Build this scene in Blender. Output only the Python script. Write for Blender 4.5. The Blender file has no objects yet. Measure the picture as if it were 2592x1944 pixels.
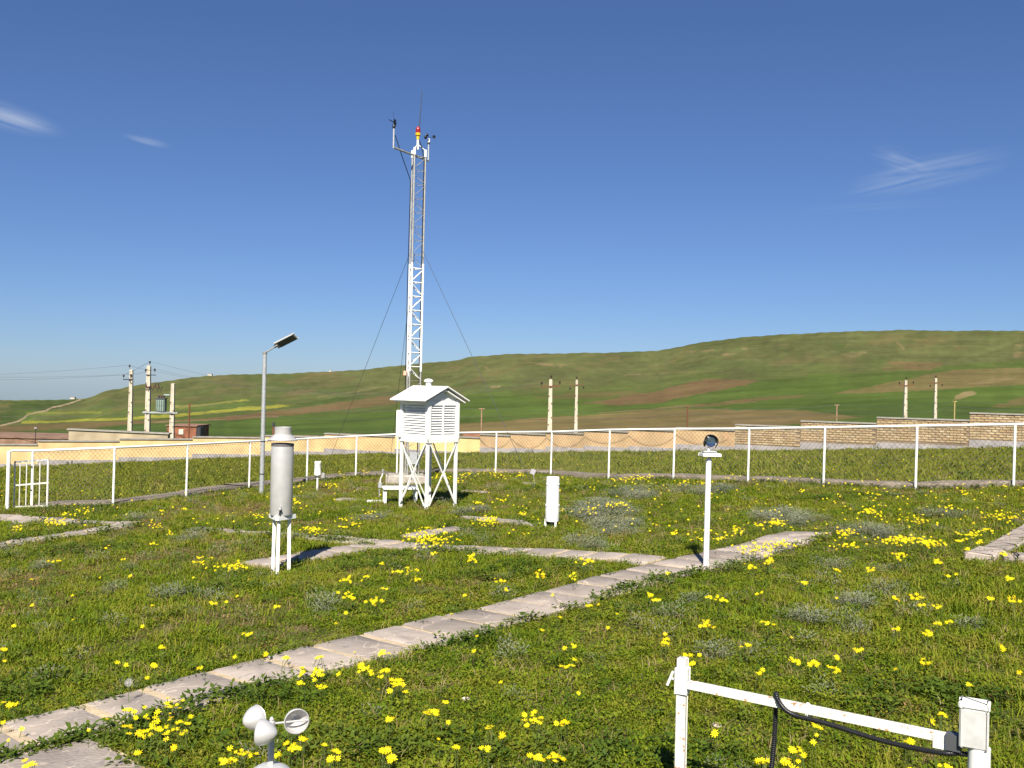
import bpy, bmesh, math, random
import numpy as np
from mathutils import Vector, Matrix, Euler
R = math.radians
rnd = random.Random(7)
nr = np.random.default_rng(11)
scene = bpy.context.scene
COL = scene.collection

# ------------------------------------------------------------------ camera
F = 2400.0                     # focal length in photo pixels (2592 wide)
PITCH, ROLL = 0.00406, 0.0223
CAM = np.array([0.0, 0.0, 1.725])
GA, GB = 0.0532, -0.0237       # slope of the yard
cam_d = bpy.data.cameras.new('camera'); cam_o = bpy.data.objects.new('camera', cam_d); COL.objects.link(cam_o)
cam_d.sensor_width = 36.0; cam_d.lens = F / 2592 * 36; cam_d.clip_start = 0.05; cam_d.clip_end = 9000
cr, sr, cp, sp = math.cos(ROLL), math.sin(ROLL), math.cos(PITCH), math.sin(PITCH)
FWD = np.array([0, cp, sp]); UP0 = np.array([0, -sp, cp]); RT0 = np.array([1.0, 0, 0])
RT = RT0 * cr + UP0 * sr; UP = -RT0 * sr + UP0 * cr
M = Matrix(((RT[0], UP[0], -FWD[0], CAM[0]), (RT[1], UP[1], -FWD[1], CAM[1]), (RT[2], UP[2], -FWD[2], CAM[2]), (0, 0, 0, 1)))
cam_o.matrix_world = M
scene.camera = cam_o

# ------------------------------------------------------------------ sky, sun, exposure
SUN_AZ, SUN_EL = R(184.0), R(43.0)     # behind the camera, a little to its left
sun_dir = Vector((math.sin(SUN_AZ) * math.cos(SUN_EL), math.cos(SUN_AZ) * math.cos(SUN_EL), math.sin(SUN_EL)))
w = bpy.data.worlds.new('World'); scene.world = w; w.use_nodes = True
nt = w.node_tree; nt.nodes.clear()
def N(nt, t, **k):
    n = nt.nodes.new(t)
    for a, b in k.items(): setattr(n, a, b)
    return n
wo = N(nt, 'ShaderNodeOutputWorld'); wb = N(nt, 'ShaderNodeBackground')
sky = N(nt, 'ShaderNodeTexSky'); sky.sky_type = 'NISHITA'; sky.sun_disc = False
sky.sun_elevation = SUN_EL; sky.sun_rotation = SUN_AZ; sky.altitude = 1200; sky.air_density = 1.0; sky.dust_density = 0.4; sky.ozone_density = 3.0
wb.inputs['Strength'].default_value = 0.052
nt.links.new(wb.outputs[0], wo.inputs[0])
SUN = bpy.data.lights.new('sun', 'SUN'); so = bpy.data.objects.new('sun', SUN); COL.objects.link(so)
SUN.energy = 4.8; SUN.angle = R(0.53); SUN.color = (1.0, 0.94, 0.84)
so.rotation_euler = (-sun_dir).to_track_quat('-Z', 'Y').to_euler(); so.location = (0, 0, 30)
vs = scene.view_settings
vs.view_transform = 'Standard'; vs.look = 'None'; vs.gamma = 1.0; vs.use_curve_mapping = False; vs.exposure = 0.9
scene.render.film_transparent = False
scene.cycles.max_bounces = 6; scene.cycles.transparent_max_bounces = 8

# ------------------------------------------------------------------ pixel <-> world
def ray(px, py):
    x = px - 1296.0; y = 972.0 - py
    xi = x * cr - y * sr; yi = x * sr + y * cr
    d = np.array([xi, F * cp - yi * sp, F * sp + yi * cp])
    return d / d[1]
def gp(px, py, h=0.0):          # where the ray meets the yard plane raised by h
    d = ray(px, py)
    t = (h - CAM[2]) / (d[2] - GA * d[0] - GB * d[1])
    return CAM + t * d
def at(px, py, Y): return CAM + ray(px, py) * Y
def proj(P):
    P = np.asarray(P, float) - CAM
    z = P @ FWD; xi = F * (P @ RT) / z; yi = F * (P @ UP) / z
    return np.stack([1296 + xi, 972 - yi], -1)
def und(x, y): return 0.012 * (np.sin(x * 1.7 + y * .6) + np.sin(y * 1.3 - x * .9 + 1.0)) + .006 * np.sin(x * 4.1 + 2) * np.sin(y * 3.7)
def G(x, y): return GA * x + GB * y + und(x, y)

# sky clouds: thin cirrus, in the sky's own directions
tc = N(nt, 'ShaderNodeTexCoord')
def cirrus(px, py, wx, wy, ang, strength, seed, sc):
    """a soft streak of cirrus about one sky direction"""
    d = Vector(ray(px, py)).normalized(); e = Vector((0, 0, 1)); r_ = d.cross(e).normalized(); u_ = r_.cross(d)
    r2 = (r_ * math.cos(ang) + u_ * math.sin(ang)) / wx; u2 = (u_ * math.cos(ang) - r_ * math.sin(ang)) / wy
    def dot(v):
        n = N(nt, 'ShaderNodeVectorMath', operation='DOT_PRODUCT'); nt.links.new(tc.outputs['Generated'], n.inputs[0]); n.inputs[1].default_value = v; return n.outputs['Value']
    a, b, c = dot(r2), dot(u2), dot(d)
    cb = N(nt, 'ShaderNodeCombineXYZ'); nt.links.new(a, cb.inputs[0]); nt.links.new(b, cb.inputs[1]); cb.inputs[2].default_value = seed
    ns = N(nt, 'ShaderNodeTexNoise'); ns.inputs['Scale'].default_value = sc; ns.inputs['Detail'].default_value = 6; ns.inputs['Distortion'].default_value = .8
    mp = N(nt, 'ShaderNodeMapping'); mp.inputs['Scale'].default_value = (.45, 1.5, 1); nt.links.new(cb.outputs[0], mp.inputs[0]); nt.links.new(mp.outputs[0], ns.inputs['Vector'])
    ln = N(nt, 'ShaderNodeVectorMath', operation='LENGTH'); cb2 = N(nt, 'ShaderNodeCombineXYZ'); nt.links.new(a, cb2.inputs[0]); nt.links.new(b, cb2.inputs[1]); nt.links.new(cb2.outputs[0], ln.inputs[0])
    fall = N(nt, 'ShaderNodeMapRange'); fall.interpolation_type = 'SMOOTHSTEP'; nt.links.new(ln.outputs['Value'], fall.inputs[0])
    fall.inputs[1].default_value = .1; fall.inputs[2].default_value = 1.0; fall.inputs[3].default_value = 1; fall.inputs[4].default_value = 0
    nz = N(nt, 'ShaderNodeMapRange'); nt.links.new(ns.outputs[0], nz.inputs[0]); nz.inputs[1].default_value = .35; nz.inputs[2].default_value = .75
    front = N(nt, 'ShaderNodeMath', operation='GREATER_THAN'); nt.links.new(c, front.inputs[0]); front.inputs[1].default_value = 0
    m = N(nt, 'ShaderNodeMath', operation='MULTIPLY'); nt.links.new(fall.outputs[0], m.inputs[0]); nt.links.new(nz.outputs[0], m.inputs[1])
    m2 = N(nt, 'ShaderNodeMath', operation='MULTIPLY'); nt.links.new(m.outputs[0], m2.inputs[0]); nt.links.new(front.outputs[0], m2.inputs[1])
    m3 = N(nt, 'ShaderNodeMath', operation='MULTIPLY'); nt.links.new(m2.outputs[0], m3.inputs[0]); m3.inputs[1].default_value = strength
    return m3.outputs[0]
masks = [cirrus(-5, 288, .060, .015, R(-9), 1.0, 1.3, .55), cirrus(372, 356, .026, .005, R(-9), .45, 3.0, .7),
         cirrus(2345, 440, .088, .020, R(9), .40, 5.0, 1.5), cirrus(2285, 408, .040, .014, R(-24), .26, 6.0, 1.4), cirrus(2200, 525, .10, .008, R(2), .12, 9.0, 1.3)]
acc = masks[0]
for m_ in masks[1:]:
    mx = N(nt, 'ShaderNodeMath', operation='ADD', use_clamp=True); nt.links.new(acc, mx.inputs[0]); nt.links.new(m_, mx.inputs[1]); acc = mx.outputs[0]
hs = N(nt, 'ShaderNodeHueSaturation'); hs.inputs['Saturation'].default_value = 1.0; nt.links.new(sky.outputs[0], hs.inputs['Color'])
tint = N(nt, 'ShaderNodeVectorMath', operation='MULTIPLY'); nt.links.new(hs.outputs[0], tint.inputs[0]); tint.inputs[1].default_value = (.93, .92, 1.12)
gam = N(nt, 'ShaderNodeGamma'); gam.inputs['Gamma'].default_value = .9; nt.links.new(tint.outputs[0], gam.inputs[0])
tint2 = N(nt, 'ShaderNodeVectorMath', operation='MULTIPLY'); nt.links.new(gam.outputs[0], tint2.inputs[0]); tint2.inputs[1].default_value = (.68, .87, 1.035)
mixc = N(nt, 'ShaderNodeMix', data_type='RGBA'); nt.links.new(acc, mixc.inputs['Factor']); nt.links.new(tint2.outputs[0], mixc.inputs['A']); mixc.inputs['B'].default_value = (6.2, 6.9, 8.2, 1)
nt.links.new(mixc.outputs['Result'], wb.inputs['Color'])

# ------------------------------------------------------------------ materials
MATS = {}
def mat(name, col, rough=.6, metal=0.0, var=.15, vscale=8.0, col2=None, spots=None, spot_at=.66, spot_scale=20.0, bump=0.0, bscale=60.0, spec=.4, coat=0.0):
    if name in MATS: return MATS[name]
    m = bpy.data.materials.new(name); m.use_nodes = True; t = m.node_tree; b = t.nodes['Principled BSDF']
    b.inputs['Roughness'].default_value = rough; b.inputs['Metallic'].default_value = metal
    b.inputs['Specular IOR Level'].default_value = spec
    geo = N(t, 'ShaderNodeNewGeometry')
    n1 = N(t, 'ShaderNodeTexNoise'); n1.inputs['Scale'].default_value = vscale; n1.inputs['Detail'].default_value = 5
    t.links.new(geo.outputs['Position'], n1.inputs['Vector'])
    c2 = col2 or tuple(c * (1 - var * 1.6) for c in col)
    mr = N(t, 'ShaderNodeMapRange'); mr.inputs[1].default_value = .3; mr.inputs[2].default_value = .7; t.links.new(n1.outputs[0], mr.inputs[0])
    mx = N(t, 'ShaderNodeMix', data_type='RGBA'); t.links.new(mr.outputs[0], mx.inputs['Factor'])
    mx.inputs['A'].default_value = (*c2, 1); mx.inputs['B'].default_value = (*col, 1); out = mx.outputs['Result']
    if spots:
        n2 = N(t, 'ShaderNodeTexNoise'); n2.inputs['Scale'].default_value = spot_scale; n2.inputs['Detail'].default_value = 6; n2.inputs['Roughness'].default_value = .65
        t.links.new(geo.outputs['Position'], n2.inputs['Vector'])
        r2 = N(t, 'ShaderNodeMapRange'); r2.inputs[1].default_value = spot_at; r2.inputs[2].default_value = spot_at + .05; t.links.new(n2.outputs[0], r2.inputs[0])
        m2 = N(t, 'ShaderNodeMix', data_type='RGBA'); t.links.new(r2.outputs[0], m2.inputs['Factor']); t.links.new(out, m2.inputs['A']); m2.inputs['B'].default_value = (*spots, 1); out = m2.outputs['Result']
    t.links.new(out, b.inputs['Base Color'])
    if bump:
        n3 = N(t, 'ShaderNodeTexNoise'); n3.inputs['Scale'].default_value = bscale; n3.inputs['Detail'].default_value = 6; t.links.new(geo.outputs['Position'], n3.inputs['Vector'])
        bp = N(t, 'ShaderNodeBump'); bp.inputs['Strength'].default_value = bump; bp.inputs['Distance'].default_value = .02; t.links.new(n3.outputs[0], bp.inputs['Height']); t.links.new(bp.outputs[0], b.inputs['Normal'])
    MATS[name] = m
    return m
WHITE = mat('white paint', (.80, .79, .74), .45, var=.05, vscale=14, spots=(.50, .36, .22), spot_at=.70, spot_scale=26)
WHITE_CLEAN = mat('white paint clean', (.82, .81, .77), .45, var=.04, vscale=6)
WHITE_RUST = mat('white paint rusting', (.70, .68, .61), .5, var=.06, vscale=20, spots=(.42, .20, .07), spot_at=.60, spot_scale=30)
WHITE_FENCE = mat('fence paint', (.82, .80, .74), .5, var=.06, vscale=9, spots=(.38, .22, .12), spot_at=.72, spot_scale=30)
GALV = mat('galvanised steel', (.44, .45, .45), .5, .25, var=.18, vscale=24)
GALV_DULL = mat('weathered galvanised tube', (.42, .41, .38), .55, .35, var=.2, vscale=16)
SILVER = mat('silver paint', (.62, .60, .58), .38, .35, var=.08, vscale=10, spots=(.42, .38, .33), spot_at=.69, spot_scale=18)
ALU_GREY = mat('grey enamel', (.50, .50, .49), .42, .15, var=.08, vscale=30, bump=.05)
DARK = mat('dark metal', (.05, .05, .055), .5, .3)
BLACK = mat('black plastic', (.018, .018, .02), .32, var=.2, vscale=60)
DARKGREY = mat('lamp head grey', (.10, .105, .11), .5, .2)
RED = mat('red beacon glass', (.32, .02, .02), .2)
YELLOW = mat('yellow paint', (.75, .48, .02), .4)
RUST = mat('rusty iron', (.20, .075, .035), .8, .1, var=.3, vscale=30)
CONC = mat('concrete', (.46, .41, .34), .9, var=.25, vscale=7, bump=.3, spots=(.25, .22, .18), spot_at=.64, spot_scale=14)
KERB = mat('kerb concrete', (.31, .255, .195), .95, var=.3, vscale=5, bump=.6, bscale=40, spots=(.20, .17, .13), spot_at=.6, spot_scale=11)
POLEC = mat('pale concrete pole', (.58, .50, .38), .85, var=.15, vscale=3)
INSUL = mat('brown insulator', (.06, .035, .03), .3)
SLAB = mat('stone slab', (.41, .345, .29), .85, var=.22, vscale=4.5, bump=.35, bscale=45, spots=(.27, .235, .21), spot_at=.58, spot_scale=9)
def stone_tone(m):
    t = m.node_tree; b = t.nodes['Principled BSDF']; src = b.inputs['Base Color'].links[0].from_socket
    oi = N(t, 'ShaderNodeObjectInfo'); mr = N(t, 'ShaderNodeMapRange'); t.links.new(oi.outputs['Random'], mr.inputs[0]); mr.inputs[3].default_value = .74; mr.inputs[4].default_value = 1.16
    sc_ = N(t, 'ShaderNodeVectorMath', operation='SCALE'); t.links.new(src, sc_.inputs[0]); t.links.new(mr.outputs[0], sc_.inputs['Scale'])
    geo = N(t, 'ShaderNodeNewGeometry'); ns = N(t, 'ShaderNodeTexNoise'); ns.inputs['Scale'].default_value = 2.2; ns.inputs['Detail'].default_value = 3; t.links.new(geo.outputs['Position'], ns.inputs['Vector'])
    wv = N(t, 'ShaderNodeMath', operation='SUBTRACT'); t.links.new(ns.outputs[0], wv.inputs[0]); wv.inputs[1].default_value = .5
    ab = N(t, 'ShaderNodeMath', operation='ABSOLUTE'); t.links.new(wv.outputs[0], ab.inputs[0]); vr = N(t, 'ShaderNodeMapRange'); t.links.new(ab.outputs[0], vr.inputs[0]); vr.inputs[1].default_value = .0; vr.inputs[2].default_value = .008; vr.inputs[3].default_value = .75; vr.inputs[4].default_value = 0
    mx = N(t, 'ShaderNodeMix', data_type='RGBA'); t.links.new(vr.outputs[0], mx.inputs['Factor']); t.links.new(sc_.outputs[0], mx.inputs['A']); mx.inputs['B'].default_value = (.55, .46, .36, 1); t.links.new(mx.outputs['Result'], b.inputs['Base Color'])
stone_tone(SLAB)
MORTAR = mat('mortar', (.60, .47, .30), .95, var=.25, vscale=12, bump=.5)
BRICKS = [mat('buff brick %d' % i, c, .9, var=.22, vscale=5) for i, c in enumerate([(.47, .34, .18), (.51, .38, .21), (.44, .30, .155), (.53, .41, .245), (.43, .31, .18)])]
JOINT = mat('brick mortar', (.27, .20, .13), .95, var=.3, vscale=3)
PLINTH = mat('grey plinth', (.38, .35, .34), .95, var=.25, vscale=3, spots=(.27, .24, .22), spot_at=.6, spot_scale=5)
COPE = mat('wall coping', (.34, .31, .26), .9, var=.2, vscale=4)
RENDER = mat('ochre render', (.70, .50, .24), .92, var=.22, vscale=1.3, spots=(.62, .37, .16), spot_at=.60, spot_scale=1.1)
RENDER2 = mat('ochre brickwork far', (.56, .38, .20), .92, var=.25, vscale=1.0, spots=(.47, .29, .15), spot_at=.58, spot_scale=1.6)
RENDER3 = mat('yellow render', (.74, .56, .24), .92, var=.12, vscale=2.0)
MUDWALL = mat('mud wall', (.46, .37, .24), .95, var=.25, vscale=1.0)
REDBRICK = mat('red brick hut', (.30, .115, .06), .9, var=.3, vscale=2.5)
TRAFO = mat('transformer green', (.24, .31, .26), .5, .1)
WIRE = mat('wire', (.10, .10, .105), .5, .3)
MESHW = mat('fence wire', (.17, .15, .11), .6, .2, var=.3)

# ------------------------------------------------------------------ mesh builder
class MB:
    def __init__(s): s.v = []; s.f = []; s.sm = []
    def add(s, V, Fc, smooth=False):
        o = len(s.v); s.v += [tuple(map(float, p)) for p in V]; s.f += [tuple(i + o for i in q) for q in Fc]; s.sm += [smooth] * len(Fc); return s
    def box(s, c, d, rz=0.0, bev=0.0, rot=None):
        x, y, z = d[0] / 2, d[1] / 2, d[2] / 2
        m = rot if rot is not None else Matrix.Rotation(rz, 3, 'Z')
        if bev <= 0:
            V = [(sx * x, sy * y, sz * z) for sz in (-1, 1) for sx, sy in ((-1, -1), (1, -1), (1, 1), (-1, 1))]
            Fc = [(3, 2, 1, 0), (4, 5, 6, 7), (0, 1, 5, 4), (1, 2, 6, 5), (2, 3, 7, 6), (3, 0, 4, 7)]
        else:
            b = min(bev, x * .45, y * .45, z * .45); V = []; Fc = []
            rings = [(-z, b), (-z + b, 0), (z - b, 0), (z, b)]
            for zz, k in rings:
                for sx, sy in ((-1, -1), (1, -1), (1, 1), (-1, 1)):
                    V += [(sx * (x - k - (b if sx * sy > 0 else 0)), sy * (y - k - (0 if sx * sy > 0 else b)), zz),
                          (sx * (x - k - (0 if sx * sy > 0 else b)), sy * (y - k - (b if sx * sy > 0 else 0)), zz)]
            for i in range(3):
                for j in range(8): Fc.append((i * 8 + j, i * 8 + (j + 1) % 8, (i + 1) * 8 + (j + 1) % 8, (i + 1) * 8 + j))
            Fc += [tuple(range(7, -1, -1)), tuple(range(24, 32))]
        c = Vector(c)
        return s.add([m @ Vector(p) + c for p in V], Fc)
    def tube(s, pts, r, n=8, caps=True, smooth=True, r2=None, rad=None):
        pts = [Vector(p) for p in pts]; k = len(pts); V = []; Fc = []
        t0 = (pts[1] - pts[0]).normalized(); ref = Vector((0, 0, 1)) if abs(t0.z) < .9 else Vector((1, 0, 0))
        a = t0.cross(ref).normalized(); rs = rad or [r + ((r2 if r2 is not None else r) - r) * i / (k - 1) for i in range(k)]
        for i, p in enumerate(pts):
            t = ((pts[min(i + 1, k - 1)] - pts[max(i - 1, 0)])).normalized()
            a = (a - t * a.dot(t)).normalized(); b = t.cross(a)
            for j in range(n):
                q = 2 * math.pi * (j + .5) / n; V.append(p + (a * math.cos(q) + b * math.sin(q)) * rs[i])
        for i in range(k - 1):
            for j in range(n): Fc.append((i * n + j, i * n + (j + 1) % n, (i + 1) * n + (j + 1) % n, (i + 1) * n + j))
        s.add(V, Fc, smooth)
        if caps:
            o = len(s.v) - len(V); s.f += [tuple(o + j for j in range(n - 1, -1, -1)), tuple(o + (k - 1) * n + j for j in range(n))]; s.sm += [False, False]
        return s
    def bar(s, a, b, wd, th, up=(0, 0, 1)):       # flat bar
        a, b = Vector(a), Vector(b); t = (b - a).normalized(); n_ = t.cross(Vector(up)); n_ = n_.normalized() if n_.length > 1e-4 else Vector((1, 0, 0)); u = n_.cross(t)
        V = [p + n_ * sx * th / 2 + u * sy * wd / 2 for p in (a, b) for sx, sy in ((-1, -1), (1, -1), (1, 1), (-1, 1))]
        return s.add(V, [(3, 2, 1, 0), (4, 5, 6, 7), (0, 1, 5, 4), (1, 2, 6, 5), (2, 3, 7, 6), (3, 0, 4, 7)])
    def lathe(s, prof, n=24, c=(0, 0, 0), rot=None, smooth=True, cap=True):
        m = rot if rot is not None else Matrix.Identity(3); c = Vector(c); V = []; Fc = []
        for r_, z_ in prof:
            for j in range(n):
                q = 2 * math.pi * j / n; V.append(m @ Vector((r_ * math.cos(q), r_ * math.sin(q), z_)) + c)
        for i in range(len(prof) - 1):
            for j in range(n): Fc.append((i * n + j, i * n + (j + 1) % n, (i + 1) * n + (j + 1) % n, (i + 1) * n + j))
        o = len(s.v); s.add(V, Fc, smooth)
        if cap:
            k = len(prof); s.f += [tuple(o + j for j in range(n - 1, -1, -1)), tuple(o + (k - 1) * n + j for j in range(n))]; s.sm += [False, False]
        return s
    def prism(s, poly, d):            # polygon extruded by vector d
        n = len(poly); d = Vector(d); V = [Vector(p) for p in poly] + [Vector(p) + d for p in poly]
        return s.add(V, [tuple(range(n - 1, -1, -1)), tuple(range(n, 2 * n))] + [(i, (i + 1) % n, n + (i + 1) % n, n + i) for i in range(n)])
    def mesh(s, name):
        m = bpy.data.meshes.new(name); m.from_pydata(s.v, [], s.f); m.polygons.foreach_set('use_smooth', s.sm); m.update()
        bm = bmesh.new(); bm.from_mesh(m); bmesh.ops.recalc_face_normals(bm, faces=bm.faces); bm.to_mesh(m); bm.free(); m.set_sharp_from_angle(angle=R(38))
        return m
    def build(s, name, material, parent=None):
        m = s.mesh(name); m.materials.append(material); return put(name, m, parent)
def put(name, me, parent=None):
    o = bpy.data.objects.new(name, me); COL.objects.link(o)
    if parent is not None: o.parent = parent
    return o
def tag(o, label=None, cat=None, group=None, kind=None):
    if label: o['label'] = label
    if cat: o['category'] = cat
    if group: o['group'] = group
    if kind: o['kind'] = kind
    return o
def thing(name, label, cat, loc=(0, 0, 0), rz=0.0, group=None):
    o = put(name, None); o.location = Vector(loc); o.rotation_euler = (0, 0, rz); o.empty_display_size = .2
    return tag(o, label, cat, group)
def npmesh(name, V, Fc, material=None):
    """numpy verts (n,3) and faces (m,k) of one size"""
    me = bpy.data.meshes.new(name); V = np.asarray(V, np.float32); Fc = np.asarray(Fc, np.int32); k = Fc.shape[1]
    me.vertices.add(len(V)); me.vertices.foreach_set('co', V.ravel())
    me.loops.add(Fc.size); me.loops.foreach_set('vertex_index', Fc.ravel())
    me.polygons.add(len(Fc)); me.polygons.foreach_set('loop_start', np.arange(0, Fc.size, k, dtype=np.int32)); me.polygons.foreach_set('loop_total', np.full(len(Fc), k, np.int32))
    me.update(calc_edges=True)
    if material: me.materials.append(material)
    return me

# ------------------------------------------------------------------ ground of the yard
def ground_mat():
    m = bpy.data.materials.new('turf soil'); m.use_nodes = True; t = m.node_tree; b = t.nodes['Principled BSDF']; b.inputs['Roughness'].default_value = .95; b.inputs['Specular IOR Level'].default_value = .1
    geo = N(t, 'ShaderNodeNewGeometry')
    def noise(sc, det=6, ro=.6):
        n = N(t, 'ShaderNodeTexNoise'); n.inputs['Scale'].default_value = sc; n.inputs['Detail'].default_value = det; n.inputs['Roughness'].default_value = ro; t.links.new(geo.outputs['Position'], n.inputs['Vector']); return n.outputs[0]
    def ramp(src, stops):
        r_ = N(t, 'ShaderNodeValToRGB'); t.links.new(src, r_.inputs[0]); e = r_.color_ramp.elements
        while len(e) < len(stops): e.new(.5)
        for el, (p, c) in zip(e, stops): el.position = p; el.color = (*c, 1)
        return r_.outputs[0]
    fine = ramp(noise(38), [(.3, (.030, .036, .008)), (.5, (.085, .098, .018)), (.68, (.15, .16, .035))])
    soil = ramp(noise(26), [(.35, (.10, .070, .035)), (.65, (.24, .175, .095))])
    msk = N(t, 'ShaderNodeMapRange'); t.links.new(noise(1.15, 8, .7), msk.inputs[0]); msk.inputs[1].default_value = .53; msk.inputs[2].default_value = .62
    mx = N(t, 'ShaderNodeMix', data_type='RGBA'); t.links.new(msk.outputs[0], mx.inputs['Factor']); t.links.new(fine, mx.inputs['A']); t.links.new(soil, mx.inputs['B'])
    t.links.new(mx.outputs['Result'], b.inputs['Base Color'])
    bp = N(t, 'ShaderNodeBump'); bp.inputs['Strength'].default_value = .8; bp.inputs['Distance'].default_value = .03; t.links.new(noise(45), bp.inputs['Height']); t.links.new(bp.outputs[0], b.inputs['Normal'])
    return m
rr = np.r_[0.0, np.geomspace(.8, 48.3, 130)]; aa = np.linspace(0, 2 * math.pi, 361)[:-1]
RR, AA = np.meshgrid(rr[1:], aa, indexing='ij'); X, Y = RR * np.sin(AA), RR * np.cos(AA)
V = np.c_[X.ravel(), Y.ravel(), G(X, Y).ravel()]; n_a = 360
V = np.r_[V, [[0, 0, G(0, 0)]]]
q = np.array([(i * n_a + j, i * n_a + (j + 1) % n_a, (i + 1) * n_a + (j + 1) % n_a, (i + 1) * n_a + j) for i in range(len(rr) - 2) for j in range(n_a)])
c_ = len(V) - 1; q = np.r_[q, [(c_, (j + 1) % n_a, j, j) for j in range(n_a)]]
me = bpy.data.meshes.new('ground'); me.from_pydata(V.tolist(), [], [tuple(dict.fromkeys(x)) for x in q[:, ::-1].tolist()]); me.materials.append(ground_mat()); me.polygons.foreach_set('use_smooth', [True] * len(me.polygons))
tag(put('ground', me), 'grassy yard of the weather station sloping gently', kind='structure')

# ------------------------------------------------------------------ hills
SKY_LINE = [(-900, 1008), (-300, 1012), (0, 1012), (95, 1013), (177, 1011), (221, 1008), (272, 988), (297, 986), (335, 976), (395, 968), (522, 951), (600, 948), (700, 946), (802, 942), (916, 936), (1059, 920), (1154, 913), (1195, 902),
            (1300, 896), (1516, 893), (1668, 888), (1754, 870), (1892, 852), (2091, 841), (2281, 835), (2367, 837), (2592, 837), (2900, 842), (3600, 860)]
sx_, sy_ = map(np.array, zip(*SKY_LINE))
R0, R1, NT = 48.0, 1500.0, 190
pxs = np.arange(-900, 3600, 3.6)
sk = np.interp(pxs, sx_, sy_); ker = np.hanning(9); ker /= ker.sum(); sk = np.convolve(np.pad(sk, 4, 'edge'), ker, 'valid')
sk = sk + .8 * np.sin(pxs * .05) * np.sin(pxs * .013 + 1) + .5 * np.sin(pxs * .19)
rd = np.array([ray(a, b) for a, b in zip(pxs, sk)]); hyp = np.hypot(rd[:, 0], rd[:, 1])
AZ = np.arctan2(rd[:, 0], rd[:, 1]); E1 = rd[:, 2] / hyp
E0 = (GA * np.sin(AZ) + GB * np.cos(AZ)) - (CAM[2] + .04) / R0
tt = np.linspace(0, 1, NT); gg = tt ** 1.5
def smooth_noise(shape, cx, cy, seed):
    g = np.random.default_rng(seed).normal(size=(cy + 3, cx + 3)); yy = np.linspace(0, cy, shape[0]); xx = np.linspace(0, cx, shape[1])
    yi, xi = yy.astype(int), xx.astype(int); fy, fx = yy - yi, xx - xi; fy = fy * fy * (3 - 2 * fy); fx = fx * fx * (3 - 2 * fx)
    a = g[yi][:, xi]; b = g[yi][:, xi + 1]; c = g[yi + 1][:, xi]; d = g[yi + 1][:, xi + 1]
    return (a * (1 - fx) + b * fx) * (1 - fy)[:, None] + (c * (1 - fx) + d * fx) * fy[:, None]
shp = (NT, len(pxs))
bumpn = smooth_noise(shp, 26, 5, 1) * .035 + smooth_noise(shp, 70, 9, 2) * .014 + smooth_noise(shp, 200, 22, 3) * .004
gul = smooth_noise(shp, 90, 3, 8) * .02 * np.clip((tt - .62) / .3, 0, 1)[:, None]
rad_ = R0 * (R1 / R0) ** tt[:, None] * (1 + (bumpn + gul) * np.sin(np.pi * np.clip(tt * 1.02, 0, 1))[:, None] ** .5)
ang_ = E0[None] + (E1 - E0)[None] * gg[:, None]
HX, HY, HZ = rad_ * np.sin(AZ), rad_ * np.cos(AZ), CAM[2] + rad_ * ang_
# back of the ridge
HX = np.r_[HX, [HX[-1] * 1.12, HX[-1] * 1.6]]; HY = np.r_[HY, [HY[-1] * 1.12, HY[-1] * 1.6]]; HZ = np.r_[HZ, [HZ[-1] - 4, HZ[-1] - 90]]
HV = np.stack([HX, HY, HZ], -1).reshape(-1, 3); nc = len(pxs)
i_, j_ = np.meshgrid(np.arange(NT + 1), np.arange(nc - 1), indexing='ij'); b_ = (i_ * nc + j_).ravel()
me = npmesh('hills', HV, np.stack([b_, b_ + 1, b_ + nc + 1, b_ + nc], 1)); me.polygons.foreach_set('use_smooth', [True] * len(me.polygons))
def T(x, y):                     # terrain height beyond the yard
    r = math.hypot(x, y); a = math.atan2(x, y)
    if r <= R0: return float(G(x, y))
    t = math.log(r / R0) / math.log(R1 / R0); e0 = np.interp(a, AZ, E0); e1 = np.interp(a, AZ, E1)
    return float(CAM[2] + r * (e0 + (e1 - e0) * t ** 1.5))
# field colours, drawn as land parcels
P_ = proj(HV)
def inpoly(P, poly):
    x, y = P[:, 0], P[:, 1]; ins = np.zeros(len(P), bool); n = len(poly)
    for i in range(n):
        (x1, y1), (x2, y2) = poly[i], poly[(i + 1) % n]
        if y1 == y2: continue
        c = ((y1 > y) != (y2 > y)) & (x < (x2 - x1) * (y - y1) / (y2 - y1) + x1); ins ^= c
    return ins
def zoomed(x0, y0, pts): return [(x0 + a * .31646, y0 + b * .31646) for a, b in pts]
tq = np.repeat(np.r_[tt, 1, 1], nc)
jit = np.r_[smooth_noise(shp, 300, 40, 5), np.zeros((2, nc))].ravel(); jit2 = np.r_[smooth_noise(shp, 60, 14, 6), np.zeros((2, nc))].ravel()
Pj = P_ + np.c_[jit * 6, jit2 * 1.3]
olive = np.array([.118, .126, .042]); green = np.array([.080, .118, .022]); brown = np.array([.168, .108, .050]); tan = np.array([.25, .18, .088]); yel = np.array([.34, .32, .045]); dgreen = np.array([.058, .092, .020]); road = np.array([.33, .25, .15]); lbrown = np.array([.178, .132, .054]); lgreen = np.array([.10, .145, .028]); olg = np.array([.115, .125, .040])
low = np.clip((.80 - tq + jit2 * .05) / .22, 0, 1)[:, None]
C = olive * (1 - low) + green * low
k2 = np.clip(jit2 * .5 + .5, 0, 1)[:, None]; C = C * (.84 + .22 * k2)
mid = np.clip(np.sin(tq * 46 + jit * .6 + P_[:, 0] * .004), 0, 1)[:, None] * low * .45; C = C * (1 - mid) + olg * mid
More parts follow.
